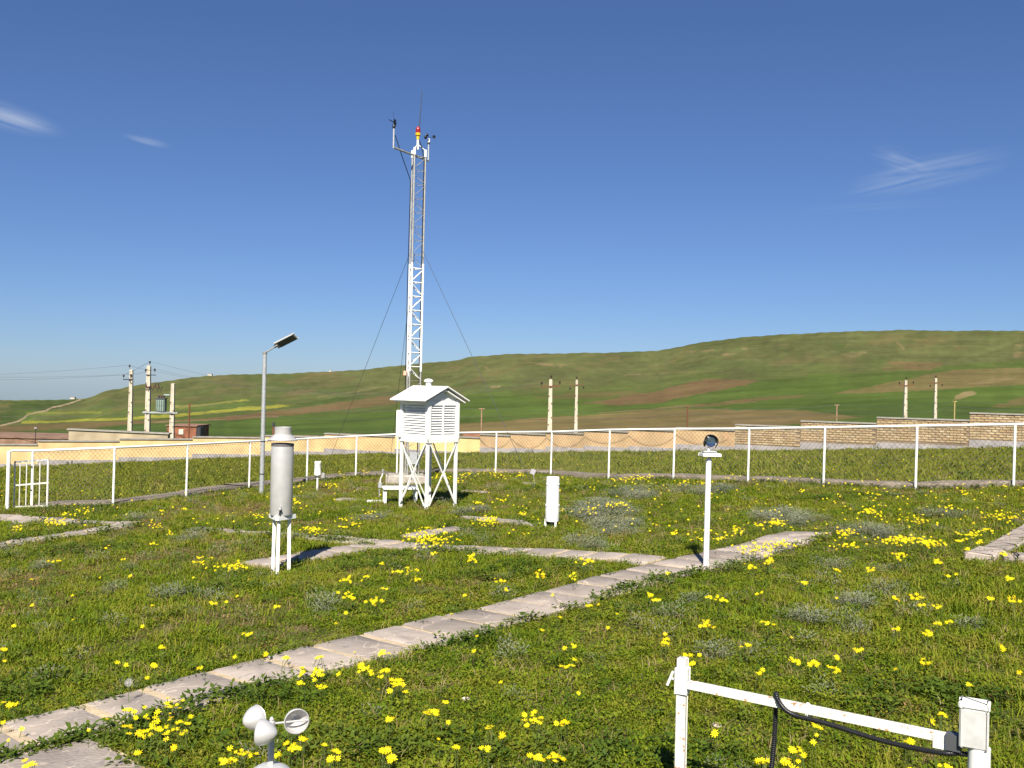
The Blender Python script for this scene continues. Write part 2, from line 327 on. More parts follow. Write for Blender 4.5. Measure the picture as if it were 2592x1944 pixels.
def field(zx, zy, pts, col, a=1.0):
    global C
    m = inpoly(Pj, zoomed(zx, zy, pts)); f = (a * (.9 + .1 * np.clip(jit, -1, 1)))[:, None]
    C = np.where(m[:, None], C * (1 - f) + np.array(col) * (.9 + .16 * k2) * f, C)
A1, A2, A3, A4 = (0, 850), (600, 800), (1200, 800), (1892, 800)
# left part
field(*A1, [(0, 530), (600, 510), (700, 520), (480, 560), (380, 600), (180, 680), (0, 715)], dgreen, .8)
field(*A1, [(200, 600), (900, 560), (2212, 480), (2212, 560), (1100, 650), (180, 690)], lgreen, .55)
field(*A1, [(0, 720), (700, 690), (1500, 668), (2212, 612), (2212, 660), (1200, 705), (600, 770), (0, 765)], brown, .85)
field(*A1, [(0, 765), (600, 745), (1200, 700), (2212, 655), (2212, 830), (0, 830)], dgreen, .85)
field(*A1, [(180, 684), (1100, 650), (2212, 556), (2212, 576), (1100, 670), (180, 700)], yel, .85)
field(*A1, [(200, 616), (800, 606), (800, 622), (200, 630)], yel, .35)
field(*A1, [(1400, 565), (1950, 508), (1975, 520), (1400, 590)], np.array([.24, .22, .06]), .8)
field(*A1, [(1210, 688), (2212, 640), (2212, 655), (1210, 700)], tan, .6)
# middle
field(*A2, [(0, 735), (350, 700), (520, 712), (0, 760)], yel, .8)
field(*A2, [(0, 668), (70, 672), (0, 690)], yel, .6)
field(*A2, [(-100, 800), (400, 745), (800, 697), (1150, 645), (1500, 600), (1600, 640), (1250, 700), (900, 742), (500, 790), (-100, 840)], brown, .9)
field(*A2, [(-100, 850), (600, 800), (1270, 770), (1900, 700), (1900, 860), (1000, 890), (-100, 950)], green, .8)
field(*A2, [(400, 710), (900, 640), (1300, 590), (1300, 625), (800, 690), (450, 735)], dgreen, .6)
field(*A2, [(1300, 690), (2212, 590), (2212, 680), (1700, 760), (1250, 770)], lgreen, .6)
field(*A2, [(350, 640), (480, 590), (700, 570), (620, 600), (400, 645)], tan, .35)
field(*A2, [(640, 640), (1200, 560), (1200, 572), (640, 655)], tan, .35)
field(*A2, [(0, 900), (1250, 880), (1250, 960), (0, 960)], dgreen, .6)
field(*A2, [(-50, 962), (1300, 940), (1300, 985), (-50, 990)], brown, .5)
# centre right
field(*A3, [(-200, 660), (500, 640), (1100, 640), (1500, 700), (1100, 730), (400, 760), (-200, 800)], green, .7)
field(*A3, [(430, 660), (780, 615), (1300, 600), (1400, 620), (1000, 660)], brown, .5)
field(*A3, [(850, 707), (1150, 650), (1300, 622), (1480, 595), (1700, 545), (1850, 503), (2120, 503), (2260, 512), (2150, 562), (1950, 592), (1700, 645), (1480, 690), (1150, 707)], brown, 1.0)
field(*A3, [(0, 740), (700, 730), (1500, 690), (2212, 600), (2212, 660), (1500, 720), (600, 800), (0, 840)], lgreen, .7)
field(*A3, [(-600, 880), (0, 848), (600, 815), (1000, 790), (1400, 755), (1900, 735), (2212, 770), (2400, 800), (2212, 900), (1200, 940), (-600, 960)], lbrown, 1.0)
field(*A3, [(1690, 838), (1900, 815), (2150, 800), (2000, 825), (1750, 850)], tan, .7)
field(*A3, [(1750, 708), (2212, 660), (2212, 690), (1700, 735), (1000, 780), (1000, 772)], np.array([.20, .14, .06]), .8)
# right
field(*A4, [(-300, 800), (0, 752), (350, 748), (700, 782), (1010, 797), (760, 825), (420, 858), (-300, 900)], lbrown, 1.0)
field(*A4, [(-100, 830), (200, 818), (500, 800), (250, 850), (-100, 875)], tan, .45)
field(*A4, [(0, 690), (500, 640), (1100, 600), (1500, 590), (2300, 550), (2300, 700), (1200, 720), (600, 745), (0, 745)], green, .9)
field(*A4, [(620, 690), (1200, 670), (1800, 710), (2212, 740), (2212, 830), (1000, 830), (780, 790), (400, 740)], dgreen, .7)
field(*A4, [(0, 540), (500, 470), (1300, 440), (1480, 430), (1300, 500), (700, 610), (0, 650)], green, .8)
field(*A4, [(1060, 437), (1095, 363), (1565, 368), (1480, 428)], brown, .75)
field(*A4, [(1500, 400), (2300, 350), (2300, 420), (1600, 430), (1480, 470), (1420, 470)], green, .8)
field(*A4, [(700, 622), (1000, 560), (1300, 498), (1480, 452), (1620, 425), (2300, 415), (2300, 545), (1850, 570), (1500, 592), (900, 622)], lbrown, .85)
field(*A4, [(1740, 552), (1950, 505), (2160, 488), (2100, 515), (1850, 550)], tan, .55)
field(*A4, [(1640, 668), (1680, 635), (1790, 598), (1835, 618), (1770, 655), (1690, 672)], tan, .8)
field(*A4, [(1940, 725), (2100, 680), (2300, 625), (2300, 700), (2050, 735)], brown, .6)
field(*A4, [(-20, 660), (480, 630), (460, 642), (-20, 690)], brown, .7)
# bare scars near the ridge
for zx, zy, pts in [(*A3, [(1640, 295), (1750, 275), (1980, 258), (1985, 275), (1760, 292)]), (*A3, [(1980, 300), (2080, 296), (2120, 315), (1990, 322)]), (*A3, [(2100, 262), (2150, 250), (2212, 262), (2180, 278)]),
                    (*A3, [(1180, 470), (1600, 448), (2000, 442), (2000, 450), (1600, 458), (1180, 480)]), (*A3, [(340, 345), (440, 358), (700, 385), (800, 380), (700, 410), (480, 380)]), (*A3, [(90, 425), (115, 405), (140, 432)]),
                    (*A3, [(150, 565), (210, 560), (220, 572), (160, 580)]), (*A4, [(60, 232), (120, 226), (125, 236), (60, 240)]), (*A4, [(235, 218), (330, 210), (330, 226), (240, 230)]), (*A4, [(760, 265), (800, 220), (815, 222), (780, 270)]),
                    (*A4, [(1150, 215), (1230, 205), (1280, 262), (1250, 268), (1210, 230)]), (*A4, [(1610, 225), (1690, 235), (1710, 275), (1650, 255)]), (*A4, [(2150, 225), (2212, 215), (2212, 240), (2150, 240)]), (*A4, [(2130, 290), (2212, 280), (2212, 330), (2140, 330)]),
                    (*A4, [(740, 300), (900, 270), (980, 285), (850, 330)]), (*A2, [(620, 462), (800, 448), (810, 458), (630, 474)]), (*A2, [(2060, 560), (2120, 556), (2120, 572), (2060, 575)]), (*A2, [(2000, 430), (2020, 420), (2035, 436)])]:
    field(zx, zy, pts, tan, .18 + .45 * np.clip(.5 + .6 * jit, 0, 1))
# dirt track
trk = np.array(zoomed(*A1, [(-60, 735), (0, 720), (150, 682), (195, 655), (215, 635), (290, 612), (370, 602), (385, 588), (420, 572), (490, 560), (560, 540), (640, 512)]))
d_ = np.full(len(P_), 1e9)
for (a, b) in zip(trk[:-1], trk[1:]):
    ab = b - a; u_ = np.clip(((P_ - a) @ ab) / (ab @ ab), 0, 1); d_ = np.minimum(d_, np.hypot(*((P_ - (a + u_[:, None] * ab)) * np.array([.55, 1.0])).T))
C = np.where((d_ < 1.7)[:, None], road, C)
def shear(a, k): return np.stack([np.roll(row, int(k * i)) for i, row in enumerate(a)])
vst = np.r_[shear(smooth_noise(shp, 150, 9, 31), 1.6) * .5 + shear(smooth_noise(shp, 330, 26, 32), -1.1) * .3 + smooth_noise(shp, 500, 60, 35) * .35, np.zeros((2, nc))].ravel(); upw = np.clip((tq - .66) / .14, 0, 1)
C = C * (1 + .12 * np.clip(vst, -1.6, 1.6) * upw)[:, None]
red = np.clip(np.r_[shear(smooth_noise(shp, 70, 16, 33), 1.5) + .5 * smooth_noise(shp, 300, 50, 36), np.zeros((2, nc))].ravel() - .35, 0, 1.2)[:, None] * upw[:, None] * .40; C = C * (1 - red) + np.array([.165, .128, .052]) * red
grn = np.clip(np.r_[shear(smooth_noise(shp, 60, 12, 34), -1.3) + .5 * smooth_noise(shp, 250, 40, 37), np.zeros((2, nc))].ravel() - .3, 0, 1.2)[:, None] * upw[:, None] * .5; C = C * (1 - grn) + np.array([.085, .115, .03]) * grn
ca = me.color_attributes.new('field', 'FLOAT_COLOR', 'POINT'); ca.data.foreach_set('color', np.c_[np.clip(C, 0, 1), np.ones(len(C))].astype(np.float32).ravel())
def hill_mat():
    m = bpy.data.materials.new('hill fields'); m.use_nodes = True; t = m.node_tree; b = t.nodes['Principled BSDF']; b.inputs['Roughness'].default_value = 1.0; b.inputs['Specular IOR Level'].default_value = .05
    at_ = N(t, 'ShaderNodeAttribute'); at_.attribute_name = 'field'; geo = N(t, 'ShaderNodeNewGeometry')
    last = at_.outputs['Color']
    for sc, lo, hi, asp in ((.012, .72, 1.02, 1), (.05, .78, 1.16, 1), (.3, .80, 1.18, 1)):
        n = N(t, 'ShaderNodeTexNoise'); n.inputs['Scale'].default_value = sc; n.inputs['Detail'].default_value = 7; n.inputs['Roughness'].default_value = .65; t.links.new(geo.outputs['Position'], n.inputs['Vector'])
        mr = N(t, 'ShaderNodeMapRange'); mr.inputs[1].default_value = .3; mr.inputs[2].default_value = .7; mr.inputs[3].default_value = lo; mr.inputs[4].default_value = hi; t.links.new(n.outputs[0], mr.inputs[0])
        vm = N(t, 'ShaderNodeVectorMath', operation='SCALE'); t.links.new(last, vm.inputs[0]); t.links.new(mr.outputs[0], vm.inputs['Scale']); last = vm.outputs[0]
    t.links.new(last, b.inputs['Base Color'])
    return m
me.materials.append(hill_mat())
tag(put('hills', me), 'rolling hills with green and ploughed brown fields', kind='structure')

# ------------------------------------------------------------------ stone slab paths
SLABS = []       # footprints (for keeping plants off)
def slab_mesh(q, th, seed):
    """q: four ground corners (near-left.. order round); slab with chipped bevelled edge"""
    r_ = random.Random(seed); c = sum((Vector(p) for p in q), Vector()) / 4; V = []; Fc = []
    ring = []
    for i in range(4):
        a, b = Vector(q[i]), Vector(q[(i + 1) % 4])
        for k in (.04, .35, .66, .96): ring.append(a.lerp(b, k) + Vector((r_.uniform(-1, 1), r_.uniform(-1, 1), 0)) * .006)
    n = len(ring); zt = r_.uniform(-.004, .006); tx, ty = r_.uniform(-.012, .012), r_.uniform(-.012, .012)
    for k, (ins, dz) in enumerate(((0, -th), (0, -.008), (.012, .0))):
        for p in ring:
            d = (c - p); d.z = 0; pp = p + d.normalized() * ins; V.append((pp.x, pp.y, pp.z + zt + dz + (pp.x - c.x) * tx + (pp.y - c.y) * ty))
    for k in range(2):
        for j in range(n): Fc.append((k * n + j, k * n + (j + 1) % n, (k + 1) * n + (j + 1) % n, (k + 1) * n + j))
    Fc.append(tuple(range(2 * n, 3 * n)))
    return MB().add(V, Fc)
def lerp(a, b, t): return a + (b - a) * t
def path(label, far0, far1, near0, near1, step=.42, lift=.035):
    """a strip of slabs; far/near edge given by its two ends (ground points)"""
    o = tag(put('path', None), label, kind='structure'); L = np.linalg.norm((far1 - far0)[:2]); n = max(1, round(L / step))
    SLABS.append([far0[:2], far1[:2], near1[:2], near0[:2]])
    bed = MB(); nb_ = max(2, int(L / .2)); rows = []
    for i in range(nb_ + 1):
        a, b = lerp(far0, far1, i / nb_), lerp(near0, near1, i / nb_); a, b = lerp(a, b, .01), lerp(a, b, .99)
        rows += [(a[0], a[1], G(a[0], a[1]) - .06), (a[0], a[1], G(a[0], a[1]) + lift - .007), (b[0], b[1], G(b[0], b[1]) + lift - .007), (b[0], b[1], G(b[0], b[1]) - .06)]
    bed.add(rows, [(i * 4 + j, i * 4 + j + 1, i * 4 + j + 5, i * 4 + j + 4) for i in range(nb_) for j in range(3)] + [(0, 1, 2, 3), (nb_ * 4, nb_ * 4 + 3, nb_ * 4 + 2, nb_ * 4 + 1)]); o2 = bed.build('mortar_bed', MORTAR, o)
    ks = [i / n for i in range(n + 1)]; ks = [ks[0]] + [k + rnd.uniform(-.10, .10) / n for k in ks[1:-1]] + [ks[-1]]
    for i in range(n):
        g_ = .027 / L
        q = [lerp(far0, far1, ks[i] + g_), lerp(far0, far1, ks[i + 1] - g_), lerp(near0, near1, ks[i + 1] - g_), lerp(near0, near1, ks[i] + g_)]
        q = [(p[0], p[1], G(p[0], p[1]) + lift) for p in q]
        sl = slab_mesh(q, .05, rnd.random()); sl.build('slab', SLAB, o)
    return o
U_ = np.array([.6875, .7262, 0]); Vv = np.array([-.7827, .6224, 0])
def off(p, d, s): q = np.array(p, float) + np.array(d) * s; q[2] = G(q[0], q[1]); return q
# main path: far-left edge measured; width .66 m
mf0, mf1 = gp(29, 1828), gp(1985, 1354)
dm = (mf1 - mf0); dm[2] = 0; dm /= np.linalg.norm(dm); pm = np.array([dm[1], -dm[0], 0])
mf00 = off(mf0, dm, -.9)
path('straight path of pale stone slabs crossing the lawn', mf00, mf1, off(mf00, pm, .70), off(mf1, pm, .66))
# cross path towards the left, behind
cf0, cf1 = gp(1700, 1420), gp(500, 1338)
dc = cf1 - cf0; dc[2] = 0; dc /= np.linalg.norm(dc); pc = np.array([-dc[1], dc[0], 0])
path('cross path of stone slabs running from the long path to the lawn behind the gauge', off(cf0, dc, .05), cf1, off(off(cf0, dc, .05), pc, .46), off(cf1, pc, .42))
# spur to the gauge
sf0, sf1 = gp(604, 1432), gp(925, 1376)
ds = sf1 - sf0; ds[2] = 0; ds /= np.linalg.norm(ds); ps = np.array([ds[1], -ds[0], 0])
path('short spur of slabs leading to the silver storage gauge', sf0, sf1, off(sf0, ps, .62), off(sf1, ps, .5))
# slabs in front of the shelter
path('block of slabs beside the yellow flowers in front of the shelter', gp(1160, 1311), gp(1330, 1325), gp(1178, 1321), gp(1352, 1337), step=.5)
path('few slabs leading from the cross path to the shelter', gp(1010, 1360), gp(1150, 1338), gp(1060, 1366), gp(1175, 1345), step=.45)
# end piece of the main path
path('slabs turning off at the far end of the long path', off(mf1, dm, .02), gp(2105, 1356), gp(1990, 1366), gp(2085, 1364), step=.45)
# left paths
path('slab path running to the gate', gp(0, 1308), gp(360, 1325), gp(-40, 1326), gp(330, 1334), step=.5)
path('slab path at the dark clover on the gate side of the lawn', gp(-60, 1388), gp(330, 1328), gp(-60, 1404), gp(345, 1335), step=.45)
# junction at the lower left corner
jf = off(mf0, dm, -.62)
path('wide slab landing where two paths meet', off(off(mf0, pm, .72), dm, -1.9), off(off(mf0, pm, .72), dm, .18), off(off(mf0, pm, 2.6), dm, -1.9), off(off(mf0, pm, 2.6), dm, .12), step=.52)
# stray slab pieces in the lawn
for (px, py) in ((890, 1266), (745, 1258), (1352, 1226), (1205, 1245)):
    p = gp(px, py); a = rnd.uniform(0, 6); sl = slab_mesh([(.28, .12, 0), (-.26, .14, 0), (-.3, -.13, 0), (.27, -.15, 0)], .05, rnd.random())
    o = sl.build('stone_slab', SLAB); o.location = (p[0], p[1], G(p[0], p[1]) + .03); o.rotation_euler = (0, 0, rnd.uniform(-.3, .3))
    lab = {890: 'loose flat slab lying left of the shelter stool', 745: 'loose flat slab lying behind the silver storage gauge', 1352: 'loose flat slab at the foot of the little marker plate', 1205: 'loose flat stone in the grass right of the shelter'}[px]
    tag(o, lab, 'slab')

# ------------------------------------------------------------------ chain-link fence
POSTS_L = [(18, 1293), (79, 1288), (286, 1283), (471, 1260), (630, 1238), (776, 1222), (900, 1211), (1004, 1204), (1126, 1199)]
POSTS_R = [(1126, 1199), (1254, 1202), (1394, 1205), (1540, 1214), (1704, 1218), (1893, 1222), (2084, 1232), (2317, 1237), (2565, 1238), (2850, 1241)]
RAIL_L = [1140, 1141, 1133, 1125, 1117, 1110, 1104, 1099, 1096]
RAIL_R = [1096, 1094, 1093, 1088, 1086, 1085, 1082, 1078, 1074, 1069]
def fence(pts, rails, label, skip_first=False):
    B = []; Tp = []
    for (px, py), ry in zip(pts, rails):
        b = gp(px, py); b[2] = G(b[0], b[1]); B.append(Vector(b)); Tp.append(Vector(at(px + (py - ry) * .03, ry, b[1])))
    o = thing('mesh_fence', label, 'fence', B[0]); O = B[0]
    for k, (b, t) in enumerate(zip(B, Tp)):
        if skip_first and k == 0: continue
        MB().tube([b - O - Vector((0, 0, .1)), t - O - Vector((0, 0, .012))], .024 if k else .036, 10).build('post', WHITE_FENCE, o)
    rail = MB()
    if not skip_first:
        a, b = Tp[0] - O, Tp[1] - O; d = (b - a).normalized()
        pts_ = [a + Vector((0, 0, -.10)), a + Vector((0, 0, -.05)) + d * .008, a + Vector((0, 0, -.012)) + d * .035, a + d * .10] + [t - O for t in Tp[1:]]
    else: pts_ = [t - O for t in Tp]
    if skip_first: pts_[0] = pts_[0] + (pts_[1] - pts_[0]).normalized() * .03
    rail.tube(pts_, .025, 10).build('top_rail', WHITE_FENCE, o)
    for k in range(len(B) - 1):
        if not skip_first and k == 0: continue        # gate opening
        b0, b1, t0, t1 = B[k] - O, B[k + 1] - O, Tp[k] - O, Tp[k + 1] - O
        mb = MB(); W = (b1 - b0).length; Hh = (t0 - b0).length; st = .07
        nrm = (b1 - b0).cross(Vector((0, 0, 1))).normalized() * .003
        up_ = lambda u, v: b0.lerp(b1, u / W).lerp(t0.lerp(t1, u / W), v / Hh)
        for sgn in (1, -1):
            c = -Hh if sgn > 0 else 0
            while c < W + (0 if sgn > 0 else Hh):
                # line u = c + s , v = s   (or u = c - s)
                u0, u1 = (c, c + Hh) if sgn > 0 else (c, c - Hh)
                s0, s1 = 0.0, Hh
                lo, hi = (max(0, -c), min(Hh, W - c)) if sgn > 0 else (max(0, c - W), min(Hh, c))
                if hi - lo > .03:
                    p, q_ = up_(c + sgn * lo, lo), up_(c + sgn * hi, hi)
                    mid_ = (p + q_) / 2 + nrm * (2 * rnd.random())
                    mb.tube([p + nrm * sgn, mid_ + nrm * sgn, q_ + nrm * sgn], .0028, 3, caps=False, smooth=False)
                c += st * 1.414
        # straining wires
        for v in (.06, Hh * .5, Hh - .05): mb.tube([up_(0, v), up_(W * .5, v - .01), up_(W, v)], .002, 3, caps=False)
        mb.build('chain_link', MESHW, o)
    return o, B, Tp
fl, BL, TL = fence(POSTS_L, RAIL_L, 'white post and chain link fence running from the open gate to the far corner')
fr, BR, TR = fence(POSTS_R, RAIL_R, 'white post and chain link fence running along the brick wall side', True)
# kerb under the fence
def kerb(B, w0, w1, lift, label):
    mb = MB()
    for a, b in zip(B[:-1], B[1:]):
        d = (b - a); d.z = 0; L = d.length; d /= L; nn = Vector((-d.y, d.x, 0))
        if nn.y < 0: nn = -nn
        n = max(2, int(L / .35))
        rows = []
        for i in range(n + 1):
            p = a + d * L * i / n; row = []
            for s_, dz in ((w0, -.08), (w0 + rnd.uniform(-.01, .01), lift * .7), (w0 + .03, lift + rnd.uniform(-.012, .008)), (w1 - .03, lift + rnd.uniform(-.01, .01)), (w1, lift * .6), (w1, -.08)):
                q = p + nn * s_; row.append((q.x, q.y, G(q.x, q.y) + dz))
            rows.append(row)
        V = [p for r_ in rows for p in r_]; m = 6
        mb.add(V, [(i * m + j, i * m + j + 1, (i + 1) * m + j + 1, (i + 1) * m + j) for i in range(n) for j in range(m - 1)])
    return tag(mb.build('kerb', KERB), label, kind='structure')
kerb(BL[1:], .05, .95, .09, 'broad concrete footing strip under the left fence'); kerb(BR, .04, .36, .13, 'concrete footing strip under the right fence')
KERBS = [(BL[1:], -.02, .98), (BR, -.02, .46)]

# gate leaf, swung open behind the fence
ga, gb = gp(35, 1290), gp(119, 1290.5); ga[2] = G(ga[0], ga[1]); gb[2] = G(gb[0], gb[1])
ga, gb = Vector(ga), Vector(gb); gt = thing('gate', 'open gate leaf of thin peeling white bars beside the fence corner', 'gate', ga)
dg = gb - ga; Wg = Vector((dg.x, dg.y, 0)).length; dgn = dg.normalized(); hg = 0.98
def gpt(u, z): return dgn * (u * dg.length) + Vector((0, 0, z))
MB().tube([gpt(0, .02), gpt(0, hg)], .016, 8).build('frame_upright', WHITE_RUST, gt)
MB().tube([gpt(1, .0), gpt(1, hg + .03)], .021, 8).build('frame_upright', WHITE_RUST, gt)
MB().bar(gpt(-.01, hg), gpt(1.02, hg + .02), .035, .03).build('top_bar', mat('gate top', (.30, .33, .34), .5, .3, spots=(.75, .72, .66), spot_at=.52, spot_scale=16), gt)
MB().bar(gpt(0.0, .50), gpt(1.03, .53), .03, .012).build('middle_bar', WHITE_RUST, gt)
MB().bar(gpt(0.0, .06), gpt(1.0, .06), .03, .012).build('bottom_bar', WHITE_RUST, gt)
for u in (.16, .36, .56, .76): MB().tube([gpt(u, .05), gpt(u, hg)], .011, 6).build('bar', WHITE_RUST, gt)

# ------------------------------------------------------------------ boundary wall
WPTS = [np.array(p) for p in ((-34.0, 35.0), (-13.0, 41.6), (-8.5, 42.0), (-1.24, 38.9), (26.0, 25.6))]
def wall_at(px):
    d = ray(px, 1120)[:2]
    for a, b in zip(WPTS[:-1], WPTS[1:]):
        # a + s(b-a) = t d
        Mx = np.array([[b[0] - a[0], -d[0]], [b[1] - a[1], -d[1]]]); s_, t_ = np.linalg.solve(Mx, -a)
        if -1e-6 <= s_ <= 1 + 1e-6 and t_ > 0: return a + s_ * (b - a)
    return (WPTS[0] if px < 1296 else WPTS[-1])
PANELS = [(-190, 96, 1127, 'L'), (96, 302, 1118, 'L'), (302, 487, 1113, 'L'), (487, 660, 1109, 'L'), (660, 821, 1106, 'L'), (821, 1000, 1103, 'L'), (1000, 1215, 1105, 'Y'),
          (1215, 1293, 1103, 'R'), (1293, 1382, 1100, 'R'), (1382, 1478, 1098, 'R'), (1478, 1590, 1093, 'R'), (1590, 1710, 1090, 'R'), (1710, 1860, 1088, 'R'), (1860, 2026, 1080, 'B'), (2026, 2218, 1071, 'B'), (2218, 2453, 1062.5, 'B'), (2453, 2700, 1051, 'B')]
wl = thing('boundary_wall', 'ochre rendered boundary wall stepping down beyond the gate side fence', 'wall', (*WPTS[0], G(*WPTS[0])))
wr = thing('boundary_wall', 'buff brick boundary wall stepping up the slope with dark coping', 'wall', (*WPTS[3], G(*WPTS[3])))
bricks_near = []; brick_meshes = None
BRICK_L, BRICK_H = .215, .082
bm_ = MB().box((0, 0, 0), (BRICK_L - .022, .03, BRICK_H - .022), bev=.005); bmesh_data = bm_.mesh('brick')
bvars = []
for m_ in BRICKS:
    d2 = bmesh_data.copy(); d2.materials.append(m_); bvars.append(d2)
panel_bricks = []; half_b = []
for (x0, x1, ty, kind) in PANELS:
    a, b = wall_at(x0), wall_at(x1); par = wl if kind in 'LY' else wr; O = Vector(par.location)
    mid = (a + b) / 2; mx = (x0 + x1) / 2; top = at(mx, ty, mid[1])[2]
    # split where the wall line bends
    segs = [a] + [p for p in WPTS if min(a[0], b[0]) + .05 < p[0] < max(a[0], b[0]) - .05] + [b]
    pn = put('wall_panel', None, par)
    pn.name = 'wall_panel'
    body = MB(); cop = MB(); pl = MB()
    for p, q_ in zip(segs[:-1], segs[1:]):
        d = Vector((*(q_ - p), 0)); L = d.length; d /= L; n_ = Vector((d.y, -d.x, 0))
        if n_.y > 0: n_ = -n_
        pa, pb = Vector((*p, 0)), Vector((*q_, 0)); g0 = min(G(*p), G(*q_)) - .2
        body.prism([pa - O * 1 + Vector((0, 0, g0)), pb - O + Vector((0, 0, g0)), pb - O + Vector((0, 0, top)), pa - O + Vector((0, 0, top))], -n_ * .22)
        cop.prism([pa - O + n_ * .05 + Vector((0, 0, top + .003)), pb - O + n_ * .05 + Vector((0, 0, top + .003)), pb - O + n_ * .05 + Vector((0, 0, top + .05)), pa - O + n_ * .05 + Vector((0, 0, top + .05))], -n_ * .33)
        gm = G(*mid)
        pt = gm + (.20 if kind != 'Y' else .14)
        pl.prism([pa - O + n_ * .035 + Vector((0, 0, g0)), pb - O + n_ * .035 + Vector((0, 0, g0)), pb - O + n_ * .035 + Vector((0, 0, pt)), pa - O + n_ * .035 + Vector((0, 0, pt))], -n_ * .1)
        if kind == 'B':
            nrow = int((top - pt - .01) / BRICK_H); rz = math.atan2(d.y, d.x)
            for i in range(nrow):
                z = top - (i + .5) * BRICK_H; ofs = (.5 if i % 2 else 0) * BRICK_L; k = 0
                while ofs + (k + 1) * BRICK_L < L - .01:
                    c = pa + d * (ofs + (k + .5) * BRICK_L) + n_ * .006; panel_bricks.append((proj((c.x, c.y, z))[0], pn, (c.x - O.x, c.y - O.y, z - O.z), rz)); k += 1
                if i % 2:
                    for u_c in (BRICK_L * .25, L - BRICK_L * .25 - .01): c = pa + d * u_c + n_ * .006; half_b.append((pn, (c.x - O.x, c.y - O.y, z - O.z), rz))
    bmat = {'L': RENDER, 'Y': RENDER3, 'R': RENDER2, 'B': JOINT}[kind]
    body.build('wall_core', bmat, pn); cop.build('coping', COPE, pn); pl.build('plinth', PLINTH, pn)
vis = [b for b in panel_bricks if b[0] < 2600]; vis.sort(key=lambda t: -t[0])
for i, (px, pn, loc, rz) in enumerate(vis[:300]):
    o = put('brick', bvars[rnd.randrange(5)], pn); o.location = Vector(loc) + Vector((0, rnd.uniform(-.004, .004), 0)); o.rotation_euler = (0, 0, rz)
rest = {}
for b in vis[300:] + [b for b in panel_bricks if b[0] >= 2600]: rest.setdefault(b[1].name, (b[1], []))[1].append(b)
for pn, loc, rz in half_b: rest.setdefault(pn.name, (pn, []))[1].append((0, pn, loc, rz, 1))
for nm, (pn, lst) in rest.items():
    mb = MB()
    for _, _, loc, rz, *hf in lst: mb.box(loc, ((BRICK_L * .5 if hf else BRICK_L) - .022, .03, BRICK_H - .022), rz)
    me_ = mb.mesh('brickwork')
    for m_ in BRICKS: me_.materials.append(m_)
    me_.polygons.foreach_set('material_index', np.repeat(nr.integers(0, 5, len(lst)), 6).astype(np.int32))
    tag(put('brickwork', me_, pn), kind='stuff')
# cable drooping along the wall
for a, b in ((1222, 1300), (1300, 1400), (1400, 1500), (1500, 1600), (1600, 1720), (1720, 1850)):
    pass
cb_pts = []
for a, b in ((1215, 1295), (1295, 1385), (1385, 1480), (1480, 1592), (1592, 1712), (1712, 1862)):
    for k in range(9):
        u = k / 9; px = a + (b - a) * u; p = wall_at(px); top = at((a + b) / 2, 1103 - (px - 1215) * .022, p[1])[2]; d = np.array([-.43, -.9])
        cb_pts.append((p[0] + d[0] * .05, p[1] + d[1] * .05, top - .12 - (.25 + .3 * ((a * 7) % 10) / 10) * (1 - (2 * u - 1) ** 2)))
o = MB().tube([Vector(p) - Vector(cb_pts[0]) for p in cb_pts], .0055, 4, caps=False).build('hanging_cable', WIRE); o.location = cb_pts[0]
tag(o, 'dark cable drooping in loops along the brick boundary wall', 'cable')

